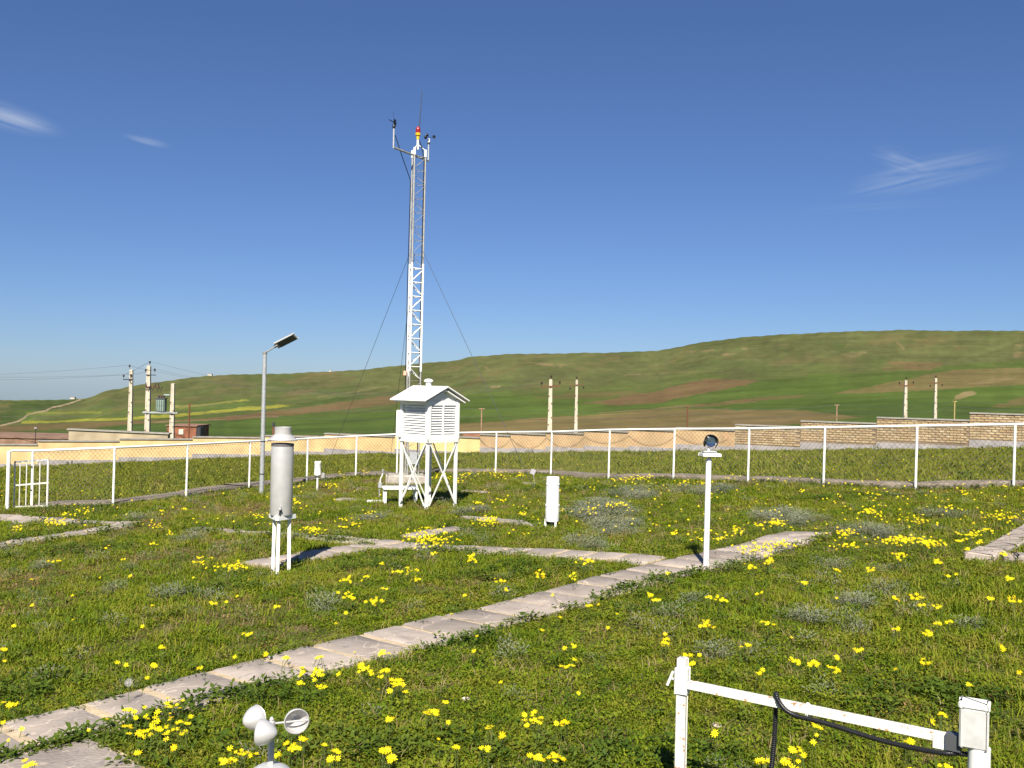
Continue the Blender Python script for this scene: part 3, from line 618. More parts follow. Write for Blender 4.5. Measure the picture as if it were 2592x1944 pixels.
# ------------------------------------------------------------------ utility poles, wires, huts beyond the wall
def on_terrain(px, D):
    p = at(px, 1100, D); return Vector((p[0], p[1], T(p[0], p[1])))
def utility_pole(px, py, D, label, arm='v', group=None, sc=1.0, steps=True):
    b = on_terrain(px, D); top = at(px, py, D)[2]; Hh = top - b.z
    o = thing('utility_pole', label, 'utility pole', b, group=group)
    def sec(z): k = 1 - z / Hh; return (.085 + .055 * k) * sc, (.075 + .04 * k) * sc
    mb = MB(); V = []; Fc = []
    for z in (-.4, Hh * .35, Hh * .7, Hh - .03, Hh):
        wx, wy = sec(max(z, 0)); c = .6 if z == Hh else 1
        for x, y in ((-1, -1), (-.45, -1), (-.40, -.72), (.40, -.72), (.45, -1), (1, -1), (1, 1), (-1, 1)): V.append((x * wx * c, y * wy, z))
    for i in range(4):
        for j in range(8): Fc.append((i * 8 + j, i * 8 + (j + 1) % 8, (i + 1) * 8 + (j + 1) % 8, (i + 1) * 8 + j))
    Fc += [tuple(range(7, -1, -1)), tuple(range(32, 40))]
    mb.add(V, Fc).build('pole', POLEC, o)
    if steps:
        for k in range(5):
            z = Hh * (.30 + .11 * k); wx, wy = sec(z); MB().box((wx * (.7 if k % 2 else -.7), -wy - .02, z), (.05, .05, .045)).build('step_bolt', RUST, o)
    heads = []
    def insul(x, y, z): MB().lathe([(.012, -.16), (.014, -.06), (.05, -.05), (.06, -.01), (.04, .0), (.055, .03), (.05, .06), (.02, .08)], 10, (x, y, z)).build('insulator', INSUL, o); heads.append(b + Vector((x, y, z + .06)))
    if arm == 'v':
        MB().bar((-.55 * sc, -.10, Hh - .42), (.55 * sc, -.10, Hh - .36), .06, .05).build('crossarm', RUST, o)
        insul(-.52 * sc, -.1, Hh - .22); insul(.52 * sc, -.1, Hh - .16); insul(.03, 0, Hh + .14)
    elif arm == 'hang':
        MB().bar((-.6 * sc, -.10, Hh - .42), (.6 * sc, -.10, Hh - .30), .05, .05).build('crossarm', RUST, o)
        insul(-.55 * sc, -.1, Hh - .62); insul(.55 * sc, -.1, Hh - .52); insul(0, 0, Hh + .14)
    elif arm == 'short':
        MB().bar((-.45, -.10, Hh - .62), (.08, -.10, Hh - .60), .06, .05).build('crossarm', DARK, o)
        MB().bar((-.1, -.11, Hh - .62), (.06, -.11, Hh - .85), .04, .03).build('brace', DARK, o)
        insul(-.42, -.1, Hh - .40); insul(.02, -.12, Hh - .36); insul(-.12, 0, Hh + .2)
    elif arm == 'switch':
        MB().bar((-.1, -.10, Hh - .55), (.45, -.10, Hh - .55), .05, .05).build('crossarm', DARK, o)
        MB().bar((-.12, -.10, Hh - 1.25), (.6, -.10, Hh - 1.2), .05, .05).build('crossarm', RUST, o)
        insul(.05, 0, Hh + .18); insul(.38, -.1, Hh - .25); insul(-.14, -.1, Hh - .28)
        for x in (-.12, .14, .42, .60): MB().tube([(x, -.1, Hh - 1.0), (x + .05, -.14, Hh - 1.25), (x + .16, -.16, Hh - 1.45), (x + .26, -.14, Hh - 1.2)], .028, 6).build('fuse_switch', INSUL, o)
    return o, b, Hh, heads
_, u1b, u1h, h1 = utility_pole(329, 935, 57, 'pale concrete utility pole with a short side arm of three insulators', 'short')
_, u2b, u2h, h2 = utility_pole(373, 925, 55, 'tallest pale concrete utility pole carrying dark fuse switches', 'switch', sc=1.15)
_, u3b, u3h, h3 = utility_pole(435, 970, 55, 'bare topped concrete utility pole holding the transformer platform', None, sc=1.05)
_, u4b, u4h, h4 = utility_pole(1391, 960, 52, 'sturdier concrete utility pole with raised insulators on its crossarm', 'v', sc=.95)
_, u5b, u5h, h5 = utility_pole(1457, 961, 66, 'thinner concrete utility pole with insulators hanging below its crossarm', 'hang', sc=.85)
_, u6b, u6h, h6 = utility_pole(2290, 962, 68, 'concrete utility pole with a faint thin crossarm above the brick wall', 'v', sc=.95)
_, u7b, u7h, h7 = utility_pole(2366, 957, 74, 'slender concrete utility pole with a dark crossarm near its tip above the brick wall', 'hang', sc=.85)
# transformer on its platform between two poles
zt = at(405, 1043, 55)[2]; tx0 = (u2b + u3b) / 2
tr = thing('transformer', 'grey green transformer on a platform between two concrete poles', 'transformer', (tx0.x, tx0.y, zt))
wd = (u3b.x - u2b.x)
MB().box((0, -.14, -.03), (wd + .5, .07, .09)).build('platform_beam', GALV, tr); MB().box((0, .14, -.03), (wd + .5, .07, .09)).build('platform_beam', GALV, tr)
MB().box((.06, 0, .40), (.50, .40, .76), bev=.03).build('tank', TRAFO, tr); MB().box((.06, 0, .80), (.58, .46, .05)).build('lid', DARKGREY, tr)
for k in range(4): MB().box((.06 - .19 + k * .125, -.22, .40), (.04, .05, .6)).build('cooling_fin', TRAFO, tr)
for x in (-.06, .08, .22): MB().lathe([(.05, 0), (.06, .06), (.04, .07), (.06, .12), (.03, .18)], 10, (x, -.05, .82)).build('bushing', INSUL, tr)
MB().tube([(.2, 0, .98), (.55, 0, .98)], .07, 10).build('oil_conservator', TRAFO, tr)
# low wire posts
def wire_post(px, py, D, label, m, r=.045):
    b = on_terrain(px, D); top = at(px, py, D)[2]; o = thing('wire_post', label, 'post', b)
    MB().tube([(0, 0, -.3), (0, 0, top - b.z)], r, 6).build('post', m, o); MB().bar((-.16, 0, top - b.z - .03), (.16, 0, top - b.z - .03), .05, .05).build('arm', m, o)
    return b + Vector((0, 0, top - b.z))
WOODP = mat('weathered timber post', (.34, .22, .13), .9, var=.3)
p0 = wire_post(-260, 1024, 58, 'rusty wire post beyond the gate out at the field edge', RUST)
p1 = wire_post(478, 1022, 54, 'thin rusty red wire post standing before the brick hut', RUST)
p2 = wire_post(1218, 1033, 52, 'timber wire post behind the end of the yellow render', WOODP)
p3 = wire_post(1739, 1029, 60, 'thin rusty wire post above the plain stretch of brick wall', RUST, .04)
p4 = wire_post(2117, 1024, 60, 'thin timber wire post before the ploughed slope beyond the brick wall', WOODP)
p5 = wire_post(2415, 1015, 70, 'short yellowish wire post beyond the slender crossarm pole', mat('yellowish post', (.45, .33, .12), .9))
p6 = wire_post(2900, 1010, 70, 'timber wire post beyond the end of the brick wall', WOODP)
b = on_terrain(692, 56); zt9 = at(692, 1070, 56)[2] - b.z; o = thing('chimney_stub', 'short dark brown flue rising behind the silver storage gauge', 'flue', b)
MB().box((0, 0, zt9 / 2 - .1), (.10, .10, zt9 + .2)).build('flue', RUST, o); MB().box((0, 0, zt9 - .1), (.14, .14, .22)).build('flue_cap', DARK, o)
b = on_terrain(90, 56); zt9 = at(90, 1086, 56)[2] - b.z; o = thing('yard_lamp', 'small round lamp on a short stalk above the ruined red building', 'lamp', b)
MB().tube([(0, 0, -.2), (0, 0, zt9)], .025, 6).build('stalk', DARK, o); MB().lathe([(.05, 0), (.10, .02), (.10, .06), (.05, .10)], 10, (0, 0, zt9)).build('lamp_shade', GALV_DULL, o)
def wire(a, b, sag, r, label):
    a, b = Vector(a), Vector(b); n = 14
    pts = [a.lerp(b, i / n) - Vector((0, 0, sag * (1 - (2 * i / n - 1) ** 2))) - a for i in range(n + 1)]
    o = MB().tube(pts, r, 4, caps=False).build('power_line', WIRE); o.location = a; return tag(o, label, 'wire', 'wires strung between the poles')
lows = [p0, p1, p2, p3, p4, p5, p6]
for a, b, nm in zip(lows[:-1], lows[1:], ('from the gate side to the rusty red post', 'from the rusty red post to the shelter', 'from the shelter to the thin rusty post', 'between the thin rusty and thin timber posts', 'between the thin timber and yellowish posts', 'onwards from the yellowish post')):
    wire(a, b, .25, .009, 'upper low wire strung ' + nm); wire(a - Vector((0, 0, .42)), b - Vector((0, 0, .42)), .32, .009, 'lower low wire strung ' + nm)
farL = [Vector(at(-500, 946, 58)), Vector(at(-500, 930, 58)), Vector(at(-500, 949, 58))]
for k in range(3):
    wire(farL[k], h1[k], .35, .008, ['thin high wire ending at the outer insulator of the side arm pole', 'thin high wire ending at the middle insulator of the side arm pole', 'thin high wire ending at the tip of the side arm pole'][k])
    wire(h1[k], h2[k], .05, .008, ['lowest', 'middle', 'topmost'][k] + ' short wire joining the side arm pole and the fuse switch pole')
    wire(h2[k], h4[k], 1.2, .007, ['topmost', 'middle', 'lowest'][k] + ' long wire swinging from the fuse switch pole to the sturdier pole')
# huts and low walls behind the boundary wall
def hut(px0, px1, pyt, D, depth, m, name, label, cat, roof=None, slope=0.0):
    a, b = at(px0, pyt, D), at(px1, pyt, D); c = (a + b) / 2; base = T(c[0], c[1]); o = thing(name, label, cat, (c[0], c[1], base))
    wdt = b[0] - a[0]; h = c[2] - base
    V = [(-wdt / 2, 0, -.3), (wdt / 2, 0, -.3), (wdt / 2, 0, h - slope), (-wdt / 2, 0, h)]
    MB().prism(V, (0, depth, 0)).build('wall', m, o)
    if roof: MB().prism([(-wdt / 2 - .08, -.08, h + .003), (wdt / 2 + .08, -.08, h + .003 - slope), (wdt / 2 + .08, -.08, h + .07 - slope), (-wdt / 2 - .08, -.08, h + .07)], (0, depth + .16, 0)).build('roof', roof, o)
    return o, wdt, h
hut(174, 425, 1091, 52, .35, MUDWALL, 'mud_wall', 'long low beige mud wall beyond the ochre boundary wall', 'wall', COPE, .12)
hut(-180, 172, 1108, 58, 5, mat('ruined red wall', (.32, .19, .12), .95, var=.35, vscale=1.5), 'low_building', 'low reddish ruined building beyond the gate side boundary wall', 'building', mat('red mud roof', (.27, .16, .10), .95, var=.3, vscale=1.0))
o, wdt, h = hut(423, 497, 1079, 60, 2.5, REDBRICK, 'brick_hut', 'small red brick hut with a white panel behind the rusty post', 'hut', mat('hut roof', (.25, .14, .09), .9))
MB().box((-.02, -.03, h - .35), (.28, .05, .32)).build('white_panel', mat('pale panel', (.75, .66, .48), .8), o)
MB().box((wdt / 2 + .14, .4, h / 2), (.26, .8, h - .05)).build('dark_doorway', DARK, o)
hut(1172, 1225, 1099, 50, 2, mat('orange brick stack', (.38, .16, .08), .9, var=.3, vscale=3), 'brick_stack', 'stack of orange bricks showing over the yellow render', 'bricks')
# far farm buildings on the skyline
for px, py, D, sz, lab in ((185, 1008, 1300, (6, 5, 2.4), 'tiny white farmhouse on the skyline where the dirt track tops the rise'), (532, 949, 1380, (6, 5, 2.4), 'tiny white block on the ridge above the yellow stripes'), (836, 939, 1400, (2.5, 2.5, 2.5), 'tiny white speck of a hut on the ridge left of the mast')):
    p = at(px, py, D); o = thing('farm_building', lab, 'building', p); MB().box((0, 0, 0), sz).build('wall', mat('far whitewash', (.55, .50, .42), .9), o); MB().box((0, 0, sz[2] / 2 + .2), (sz[0] + .6, sz[1] + .6, .35)).build('roof', COPE, o)

# ------------------------------------------------------------------ instrument shelter (louvred screen)
Fp = gp(1079, 1290); Fp[2] = G(Fp[0], Fp[1]); S = .70
dL = Vector((-.735, .678, 0)); dR = Vector((.678, .735, 0)); C0 = Vector(Fp) + (dL + dR) * S / 2
rz = math.atan2(dR.y, dR.x)          # local +X along dR (right face), local +Y along dL ; near corner at (-S/2,-S/2)
sh = thing('instrument_shelter', 'white louvred instrument shelter with gabled roof on four braced legs', 'weather shelter', (C0.x, C0.y, G(C0.x, C0.y)), rz)
h2_ = S / 2; Z1, Z2, Z3 = 1.245, 1.87, 1.96
for sx_i in (-1, 1):
    for sy_i in (-1, 1):
        MB().bar((sx_i * h2_, sy_i * h2_, -.1), (sx_i * h2_, sy_i * h2_, Z1), .048, .048, up=(1, 0, 0)).build('leg', WHITE, sh)
def face(k):        # 4 faces: returns origin corner, along vector, outward normal
    return [((-h2_, -h2_), (0, 1), (-1, 0)), ((-h2_, -h2_), (1, 0), (0, -1)), ((h2_, -h2_), (0, 1), (1, 0)), ((-h2_, h2_), (1, 0), (0, 1))][k]
for k in range(4):
    (ox, oy), (ax, ay), (nx, ny) = face(k); P3 = lambda u, z, o_=0: Vector((ox + ax * u + nx * o_, oy + ay * u + ny * o_, z))
    MB().bar(P3(.03, .06, .032), P3(S - .03, 1.16, .032), .027, .008).build('cross_brace', WHITE, sh); MB().bar(P3(S - .03, .06, .042), P3(.03, 1.16, .042), .027, .008).build('cross_brace', WHITE, sh)
    MB().bar(P3(-.045, Z1 - .03, .03), P3(S + .045, Z1 - .03, .03), .06, .03).build('stand_rail', WHITE, sh)
    # frame of the box
    MB().bar(P3(-.02, Z1 + .055, .0), P3(S + .02, Z1 + .055, .0), .06, .05).build('bottom_rail', WHITE_CLEAN, sh)
    MB().bar(P3(-.02, Z2 + .03, .0), P3(S + .02, Z2 + .03, .0), .09, .05).build('top_rail', WHITE_CLEAN, sh)
    cols = [(.05, S - .05)] if k != 1 else [(.05, S / 2 - .012), (S / 2 + .012, S - .05)]
    if k == 1: MB().bar(P3(S / 2, Z1 + .085, .012), P3(S / 2, Z2 - .015, .012), .025, .03, up=(ax, ay, 0)).build('mullion', WHITE_CLEAN, sh)
    zlo, zhi, ns = Z1 + .095, Z2 - .02, 11
    for (u0, u1) in cols:
        for i in range(ns):
            z = zlo + (zhi - zlo) * (i + .5) / ns; a = P3(u0, z, -.005); b = P3(u1, z, -.005)
            nn = Vector((nx, ny, 0)); lo_ = nn * .017 + Vector((0, 0, -.017)); th = Vector((nx * .004, ny * .004, .004))
            MB().add([a - lo_ - th, b - lo_ - th, b + lo_ - th, a + lo_ - th, a - lo_ + th, b - lo_ + th, b + lo_ + th, a + lo_ + th], [(3, 2, 1, 0), (4, 5, 6, 7), (0, 1, 5, 4), (1, 2, 6, 5), (2, 3, 7, 6), (3, 0, 4, 7)]).build('louvre_slat', WHITE_CLEAN, sh)
for sx_i in (-1, 1):
    for sy_i in (-1, 1): MB().bar((sx_i * h2_, sy_i * h2_, Z1 + .005), (sx_i * h2_, sy_i * h2_, Z3), .075, .075, up=(1, 0, 0)).build('corner_post', WHITE_CLEAN, sh)
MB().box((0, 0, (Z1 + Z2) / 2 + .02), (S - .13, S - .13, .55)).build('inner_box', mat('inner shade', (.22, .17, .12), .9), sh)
MB().box((0, 0, Z1 + .012), (S + .06, S + .06, .02)).build('floor_board', WHITE_CLEAN, sh)
# gable (on right face, y=-h2) ; ridge along local Y at x=0
HR = 2.13
for sy_i in (-1, 1): MB().prism([(-h2_ - .02, sy_i * h2_ - .012, Z2 + .078), (h2_ + .02, sy_i * h2_ - .012, Z2 + .078), (h2_ + .02, sy_i * h2_ - .012, Z3), (0, sy_i * h2_ - .012, HR - .03), (-h2_ - .02, sy_i * h2_ - .012, Z3)], (0, .025, 0)).build('gable_board', WHITE_CLEAN, sh)
for sx_i in (-1, 1): MB().box((sx_i * h2_, 0, Z2 + .1), (.025, S - .08, .1)).build('eave_board', WHITE_CLEAN, sh)
def roof(nm, zr, ov, oy, th):
    for sx_i in (-1, 1):
        sl = (HR - Z3) / (h2_ + .02); xe = sx_i * (h2_ + ov)
        MB().prism([(0, -h2_ - oy, zr), (xe, -h2_ - oy, zr - sl * abs(xe)), (xe, -h2_ - oy, zr - sl * abs(xe) - th), (0, -h2_ - oy, zr - th)], (0, S + 2 * oy, 0)).build(nm, WHITE_CLEAN, sh)
roof('lower_roof_board', HR + .01, .13, .09, .022); roof('upper_roof_board', HR + .075, .20, .13, .02)
for sy_i in (-1, 1): MB().box((0, sy_i * (h2_ + .03), HR + .02), (.05, .05, .08)).build('ridge_block', WHITE_CLEAN, sh)
MB().lathe([(.052, 0), (.052, .10), (.05, .11), (.085, .105), (.087, .125), (.06, .15), (.02, .16)], 16, (0, .05, HR + .045)).build('roof_vent', WHITE_CLEAN, sh)
MB().box((-h2_ - .04, h2_ + .02, Z1 + .26), (.10, .12, .50), bev=.012).build('side_cabinet', WHITE_CLEAN, sh)
MB().tube([(h2_ + .0, h2_ - .05, 1.62), (h2_ + .18, h2_ - .1, 1.60)], .008, 6).build('sensor_arm', GALV, sh); MB().lathe([(.05, -.02), (.075, .0), (.07, .03), (.03, .06)], 14, (h2_ + .2, h2_ - .12, 1.60)).build('dome_sensor', WHITE_CLEAN, sh)
# step stool
stp = gp(1012, 1276); st = thing('step_stool', 'low white wooden step stool at the foot of the shelter', 'stool', (stp[0], stp[1], G(stp[0], stp[1])), R(12))
for x in (-.29, .29):
    for y in (-.14, .14): MB().bar((x, y, -.03), (x, y, .27), .045, .045, up=(1, 0, 0)).build('leg', WHITE, st)
for y in (-.15, 0, .15): MB().box((0, y, .29), (.66, .13, .035), bev=.005).build('top_board', WHITE, st)
for x in (-.29, .29): MB().bar((x, -.13, .09), (x, .13, .09), .03, .025).build('stretcher', WHITE, st)
p = gp(962, 1274); o = MB().box((0, 0, .02), (.5, .07, .05), R(14), bev=.006).build('timber_batten', WHITE); o.location = (p[0], p[1], G(p[0], p[1])); tag(o, 'white timber batten lying in the grass beside the step stool', 'plank')

# ------------------------------------------------------------------ lattice mast
mp_ = gp(1038, 1224); mb0 = Vector((mp_[0], mp_[1], G(mp_[0], mp_[1]))); MD = mp_[1]
mast = thing('lattice_mast', 'tall triangular lattice wind mast with red and yellow beacon behind the shelter', 'mast', mb0)
MB().box((-.10, -.05, .06), (.98, .8, .32), R(8), bev=.03).build('concrete_footing', CONC, mast)
side = .345; rleg = side / math.sqrt(3)
angs = [R(a) for a in (-105, 15, 135)]; LG = [Vector((rleg * math.cos(a), rleg * math.sin(a), 0)) for a in angs]
zof = lambda py: at(1045, py, MD)[2] - mb0.z
ztop, zw0, zw1 = zof(393), zof(940), zof(667)
for p in LG:
    for z0, z1, m_, r_ in ((.18, zw0, GALV_DULL, .021), (zw0, zw1, WHITE_CLEAN, .029), (zw1, ztop, GALV_DULL, .021)): MB().tube([p + Vector((0, 0, z0)), p + Vector((0, 0, z1))], r_, 8).build('mast_leg', m_, mast)
pitch = .345; nb = int((ztop - .3) / pitch)
strut_cache = {}
for i in range(nb + 1):
    z = ztop - .03 - i * pitch
    if z < .35: break
    wh = zw0 - .02 < z < zw1 + .02
    for k in range(3):
        for kind in ('horizontal_strut', 'diagonal_strut'):
            flip = (i + k) % 2
            key = (kind, k, wh, flip)
            if key not in strut_cache:
                a, b = LG[k], LG[(k + 1) % 3]; r_ = .0135 if wh else .0058
                if kind[0] == 'h': m__ = MB().tube([a, b], r_, 6)
                else: m__ = MB().tube([a + Vector((0, 0, -.03)), b + Vector((0, 0, -pitch + .03))], r_, 6) if flip else MB().tube([b + Vector((0, 0, -.03)), a + Vector((0, 0, -pitch + .03))], r_, 6)
                d_me = m__.mesh(kind); d_me.materials.append(WHITE_CLEAN if wh else GALV_DULL); strut_cache[key] = d_me
            if kind[0] == 'd' and z - pitch < .3: continue
            o = put(kind, strut_cache[key], mast); o.location = (0, 0, z)
for p in LG:
    MB().tube([p + Vector((0, 0, ztop - .03)), p + Vector((0, 0, ztop + .15))], .032, 8).build('leg_cap', WHITE_CLEAN, mast)
    MB().tube([p * 1.0 + Vector((0, 0, ztop + .13)), Vector((0, 0, ztop + .27))], .012, 6).build('apex_strut', WHITE_CLEAN, mast)
MB().tube([(0, 0, ztop + .14), (0, 0, ztop + .42)], .03, 10).build('apex_tube', WHITE_CLEAN, mast)
bz = ztop + .39
MB().lathe([(.038, 0), (.04, .09), (.065, .10), (.068, .15), (.05, .165)], 14, (0, 0, bz)).build('beacon_base', YELLOW, mast)
MB().lathe([(.055, .16), (.06, .22), (.055, .27), (.035, .31), (.01, .32)], 14, (0, 0, bz)).build('beacon', RED, mast)
MB().tube([(.03, 0, bz + .30), (.075, .0, bz + 1.22)], .012, 6, r2=.007).build('whip_antenna', DARK, mast)
# sensor boom
zb = ztop + .03
bl = Vector(at(996, 373, MD - .75)) - mb0; br_ = Vector(at(1084, 407, MD + .5)) - mb0; zb = (bl.z + br_.z) / 2; bl.z = br_.z = zb
MB().tube([bl, br_], .024, 8).build('sensor_boom', GALV_DULL, mast)
MB().tube([bl - Vector((0, 0, .02)), bl + Vector((0, 0, .46))], .021, 8).build('boom_upright', GALV, mast)
MB().tube([br_ - Vector((0, 0, .02)), br_ + Vector((0, 0, .42))], .021, 8).build('boom_upright', GALV, mast)
vn = put('wind_vane', None, mast); vn.location = bl + Vector((0, 0, .46))
MB().lathe([(.035, 0), (.04, .05), (.03, .07), (.02, .10)], 12).build('vane_body', BLACK, vn); MB().bar((-.09, -.22, .14), (.04, .12, .14), .016, .016).build('vane_rod', BLACK, vn); MB().bar((-.01, .02, .16), (.03, .12, .16), .14, .012).build('vane_tail', BLACK, vn); MB().tube([(-.0, 0, .2), (-.03, 0, .40)], .004, 5).build('spike', DARK, vn)
an = put('wind_cups', None, mast); an.location = br_ + Vector((0, 0, .42))
MB().lathe([(.035, 0), (.036, .04), (.024, .06)], 12).build('sensor_collar', DARK, an); MB().lathe([(.035, .04), (.032, .11), (.015, .14)], 12).build('sensor_body', WHITE_CLEAN, an)
for k in range(3):
    a = R(20 + 120 * k); e = Vector((math.cos(a), math.sin(a), 0)); MB().tube([Vector((0, 0, .17)), e * .1 + Vector((0, 0, .19))], .005, 5).build('cup_arm', BLACK, an)
    rm = Vector((0, 0, 1)).rotation_difference(Vector((-e.y, e.x, 0))).to_matrix(); MB().lathe([(.042, -.03), (.036, 0), (.024, .02), (.004, .03)], 12, e * .13 + Vector((0, 0, .19)), rm).build('cup', BLACK, an)
MB().tube([(0.02, 0, ztop + .4), (.10, 0, ztop + .2), LG[1] + Vector((-.03, -.02, ztop - .1)), LG[1] + Vector((-.035, -.02, 4)), LG[1] + Vector((-.035, -.02, .4))], .013, 6).build('cable', BLACK, mast)
MB().tube([bl + Vector((.03, 0, .3)), bl.lerp(LG[2] + Vector((0, 0, ztop - .3)), .5) + Vector((0, 0, -.02)), LG[2] + Vector((-.03, 0, ztop - .6)), LG[2] + Vector((-.05, 0, 5)), LG[2] + Vector((-.045, 0, .4))], .010, 6).build('cable', BLACK, mast)
MB().box(LG[2] + Vector((-.06, -.02, zof(945))), (.08, .08, .12), bev=.01).build('beacon_sensor', mat('orange white sensor', (.70, .42, .30), .5), mast)
MB().box(Vector((.08, -.12, .62)), (.2, .12, .3), bev=.01).build('control_box', GALV, mast)
for b_px, b_py, zz in ((818, 1206, 630), (1352, 1240, 625), (985, 1187, 640)):
    a = gp(b_px, b_py); a = Vector((a[0], a[1], G(a[0], a[1]))) - mb0
    MB().tube([Vector((0, 0, zof(zz))) + Vector((a.x, a.y, 0)).normalized() * .2, a], .0055, 5).build('guy_wire', WIRE, mast)

# marker plate, conduit post, lamp post
p = gp(1355, 1238); o = thing('marker_plate', 'small grey square plate on a thin rod among the flowers before the fence', 'marker', (p[0], p[1], G(p[0], p[1])))
MB().tube([(0, 0, -.05), (-.05, 0, .30)], .006, 6).build('rod', GALV_DULL, o); MB().box((-.06, 0, .36), (.10, .012, .11), rot=Matrix.Rotation(R(22), 3, 'Y')).build('plate', mat('grey plate', (.40, .38, .40), .6), o)
p = gp(960, 1262); o = thing('conduit_post', 'thin grey conduit post with a junction box left of the shelter', 'conduit', (p[0], p[1], G(p[0], p[1])))
MB().tube([(0, 0, -.1), (.0, 0, .2)], .014, 8).build('conduit', GALV_DULL, o); MB().box((.01, 0, .27), (.08, .06, .12), bev=.008).build('junction_box', mat('grey box', (.36, .37, .37), .6), o)
MB().tube([(.01, 0, .33), (.02, 0, .42), (.05, .02, .47), (.06, .02, .53)], .012, 8).build('bent_pipe', WHITE, o); MB().lathe([(.025, 0), (.03, .06), (.02, .07)], 10, (.06, .02, .53)).build('pipe_cap', GALV_DULL, o)
p = gp(662, 1252); lp = thing('lamp_post', 'slim galvanised lamp post with an upswept flat lamp head', 'street lamp', (p[0], p[1], G(p[0], p[1]))); LD = p[1]
lz = lambda px, py: Vector(at(px, py, LD)) - Vector(lp.location)
tp = lz(675, 893)
MB().tube([(0, 0, -.1), (0, 0, tp.z)], .052, 14, r2=.045).build('pole', GALV, lp)
for f_ in (.14, .37): MB().tube([(0, 0, tp.z * f_), (0, 0, tp.z * f_ + .022)], .055, 14).build('band', DARK, lp)
MB().lathe([(.05, 0), (.054, .01), (.054, .05), (.02, .06)], 12, (0, 0, tp.z - .03)).build('pole_cap', GALV_DULL, lp)
e1 = Vector((.30, -.06, tp.z + .17)); e2 = Vector((.70, -.14, tp.z + .37))
MB().tube([(0, 0, tp.z - .01), (.06, -.01, tp.z + .03), e1], .017, 8).build('arm', GALV_DULL, lp)
hd = put('lamp_head', None, lp); dirh = (e2 - e1).normalized(); sdh = dirh.cross(Vector((0, 0, 1))).normalized(); nh = sdh.cross(dirh)
RM = Matrix.Rotation(R(-38), 3, dirh) @ Matrix((dirh, sdh, nh)).transposed()
hd.location = e1 - dirh * .06
MB().box(RM @ Vector((.28, 0, .02)), (.54, .21, .045), rot=RM, bev=.018).build('housing', ALU_GREY, hd)
MB().box(RM @ Vector((.30, 0, -.008)), (.42, .17, .016), rot=RM).build('lens', DARKGREY, hd); MB().box(RM @ Vector((.03, 0, .01)), (.12, .07, .06), rot=RM, bev=.01).build('socket', GALV_DULL, hd)

# ------------------------------------------------------------------ storage gauge (silver cylinder)
p = gp(708, 1450); gz = thing('storage_gauge', 'tall silver storage rain gauge with a brimmed neck on three white legs', 'rain gauge', (p[0], p[1], G(p[0], p[1])), R(10)); GD = p[1]
hz = lambda py: at(708, py, GD)[2] - gz.location.z
z_b, z_t, z_br, z_n = hz(1302), hz(1122), hz(1113), hz(1081); rb = 28 * GD / 2400
for a in (-100, 20, 140):
    e = Vector((math.cos(R(a)), math.sin(R(a)), 0)); MB().bar(e * .105 + Vector((0, 0, -.1)), e * .095 + Vector((0, 0, z_b - .04)), .036, .036, up=(1, 0, 0)).build('leg', WHITE, gz)
for k in range(3):
    a, b = [Vector((math.cos(R(q)), math.sin(R(q)), 0)) * .155 + Vector((0, 0, z_b - .025)) for q in (-100 + 120 * k, 20 + 120 * k)]
    MB().bar(a, b, .045, .04).build('support_bar', WHITE, gz)
MB().lathe([(rb * .55, z_b - .03), (rb * .97, z_b), (rb, z_b + .01), (rb, z_t - .02), (rb * .98, z_t)], 36).build('body', SILVER, gz)
MB().lathe([(rb * 1.01, z_t - .03), (rb * 1.02, z_t - .003), (rb * .8, z_t)], 36).build('dark_rim', mat('grey band', (.17, .155, .15), .6, .2), gz)
MB().lathe([(rb * 1.30, z_br - .008), (rb * 1.34, z_br), (rb * 1.30, z_br + .006), (rb * .95, z_br + .035), (rb * .76, z_br + .06)], 36).build('brim', SILVER, gz)
MB().lathe([(rb * .75, z_br + .05), (rb * .75, z_n - .008), (rb * .77, z_n), (rb * .70, z_n + .002), (rb * .68, z_n - .05)], 36).build('neck', SILVER, gz)
tpz = z_b + .08; tapo = put('tap', None, gz); tapo.location = (0, -rb, tpz); tapo.rotation_euler = (0, 0, R(-4))
MB().tube([(0, .02, 0), (0, -.03, 0)], .014, 10).build('spout', BLACK, tapo); MB().lathe([(.015, 0), (.018, .015), (.01, .025)], 12, (0, -.035, .0), Matrix.Rotation(R(90), 3, 'X')).build('knob', SILVER, tapo); MB().tube([(0, -.025, 0), (.0, -.03, -.03), (-.004, -.028, -.07)], .009, 8).build('nozzle', BLACK, tapo)

# ------------------------------------------------------------------ sunshine recorder on its pole
p = gp(1788, 1440); sr_ = thing('sunshine_recorder', 'glass ball sunshine recorder on a plain white pole beside the long path', 'sunshine recorder', (p[0], p[1], G(p[0], p[1]))); SD = p[1]
k_ = SD / 2400; hz = lambda py: at(1795, py, SD)[2] - sr_.location.z
ztp = hz(1164); rp = 7.2 * k_
MB().tube([(-.005, 0, -.1), (0, 0, ztp - .015)], rp, 20, r2=rp * .97).build('pole', WHITE_CLEAN, sr_)
MB().lathe([(rp * 1.08, ztp - .025), (rp * 1.10, ztp - .008), (rp * .9, ztp + .012), (rp * .4, ztp + .022), (rp * .3, ztp + .035)], 20).build('pole_cap', WHITE_CLEAN, sr_)
zp = hz(1151); MB().tube([(0, 0, ztp + .01), (0, 0, zp)], .010, 8).build('neck', GALV_DULL, sr_)
MB().box((.012, 0, zp), (48 * k_, 40 * k_, 8.5 * k_), R(6), bev=.004).build('plate', WHITE_CLEAN, sr_)
rs_ = 13.0 * k_; cs = Vector((.018, 0, hz(1119)))
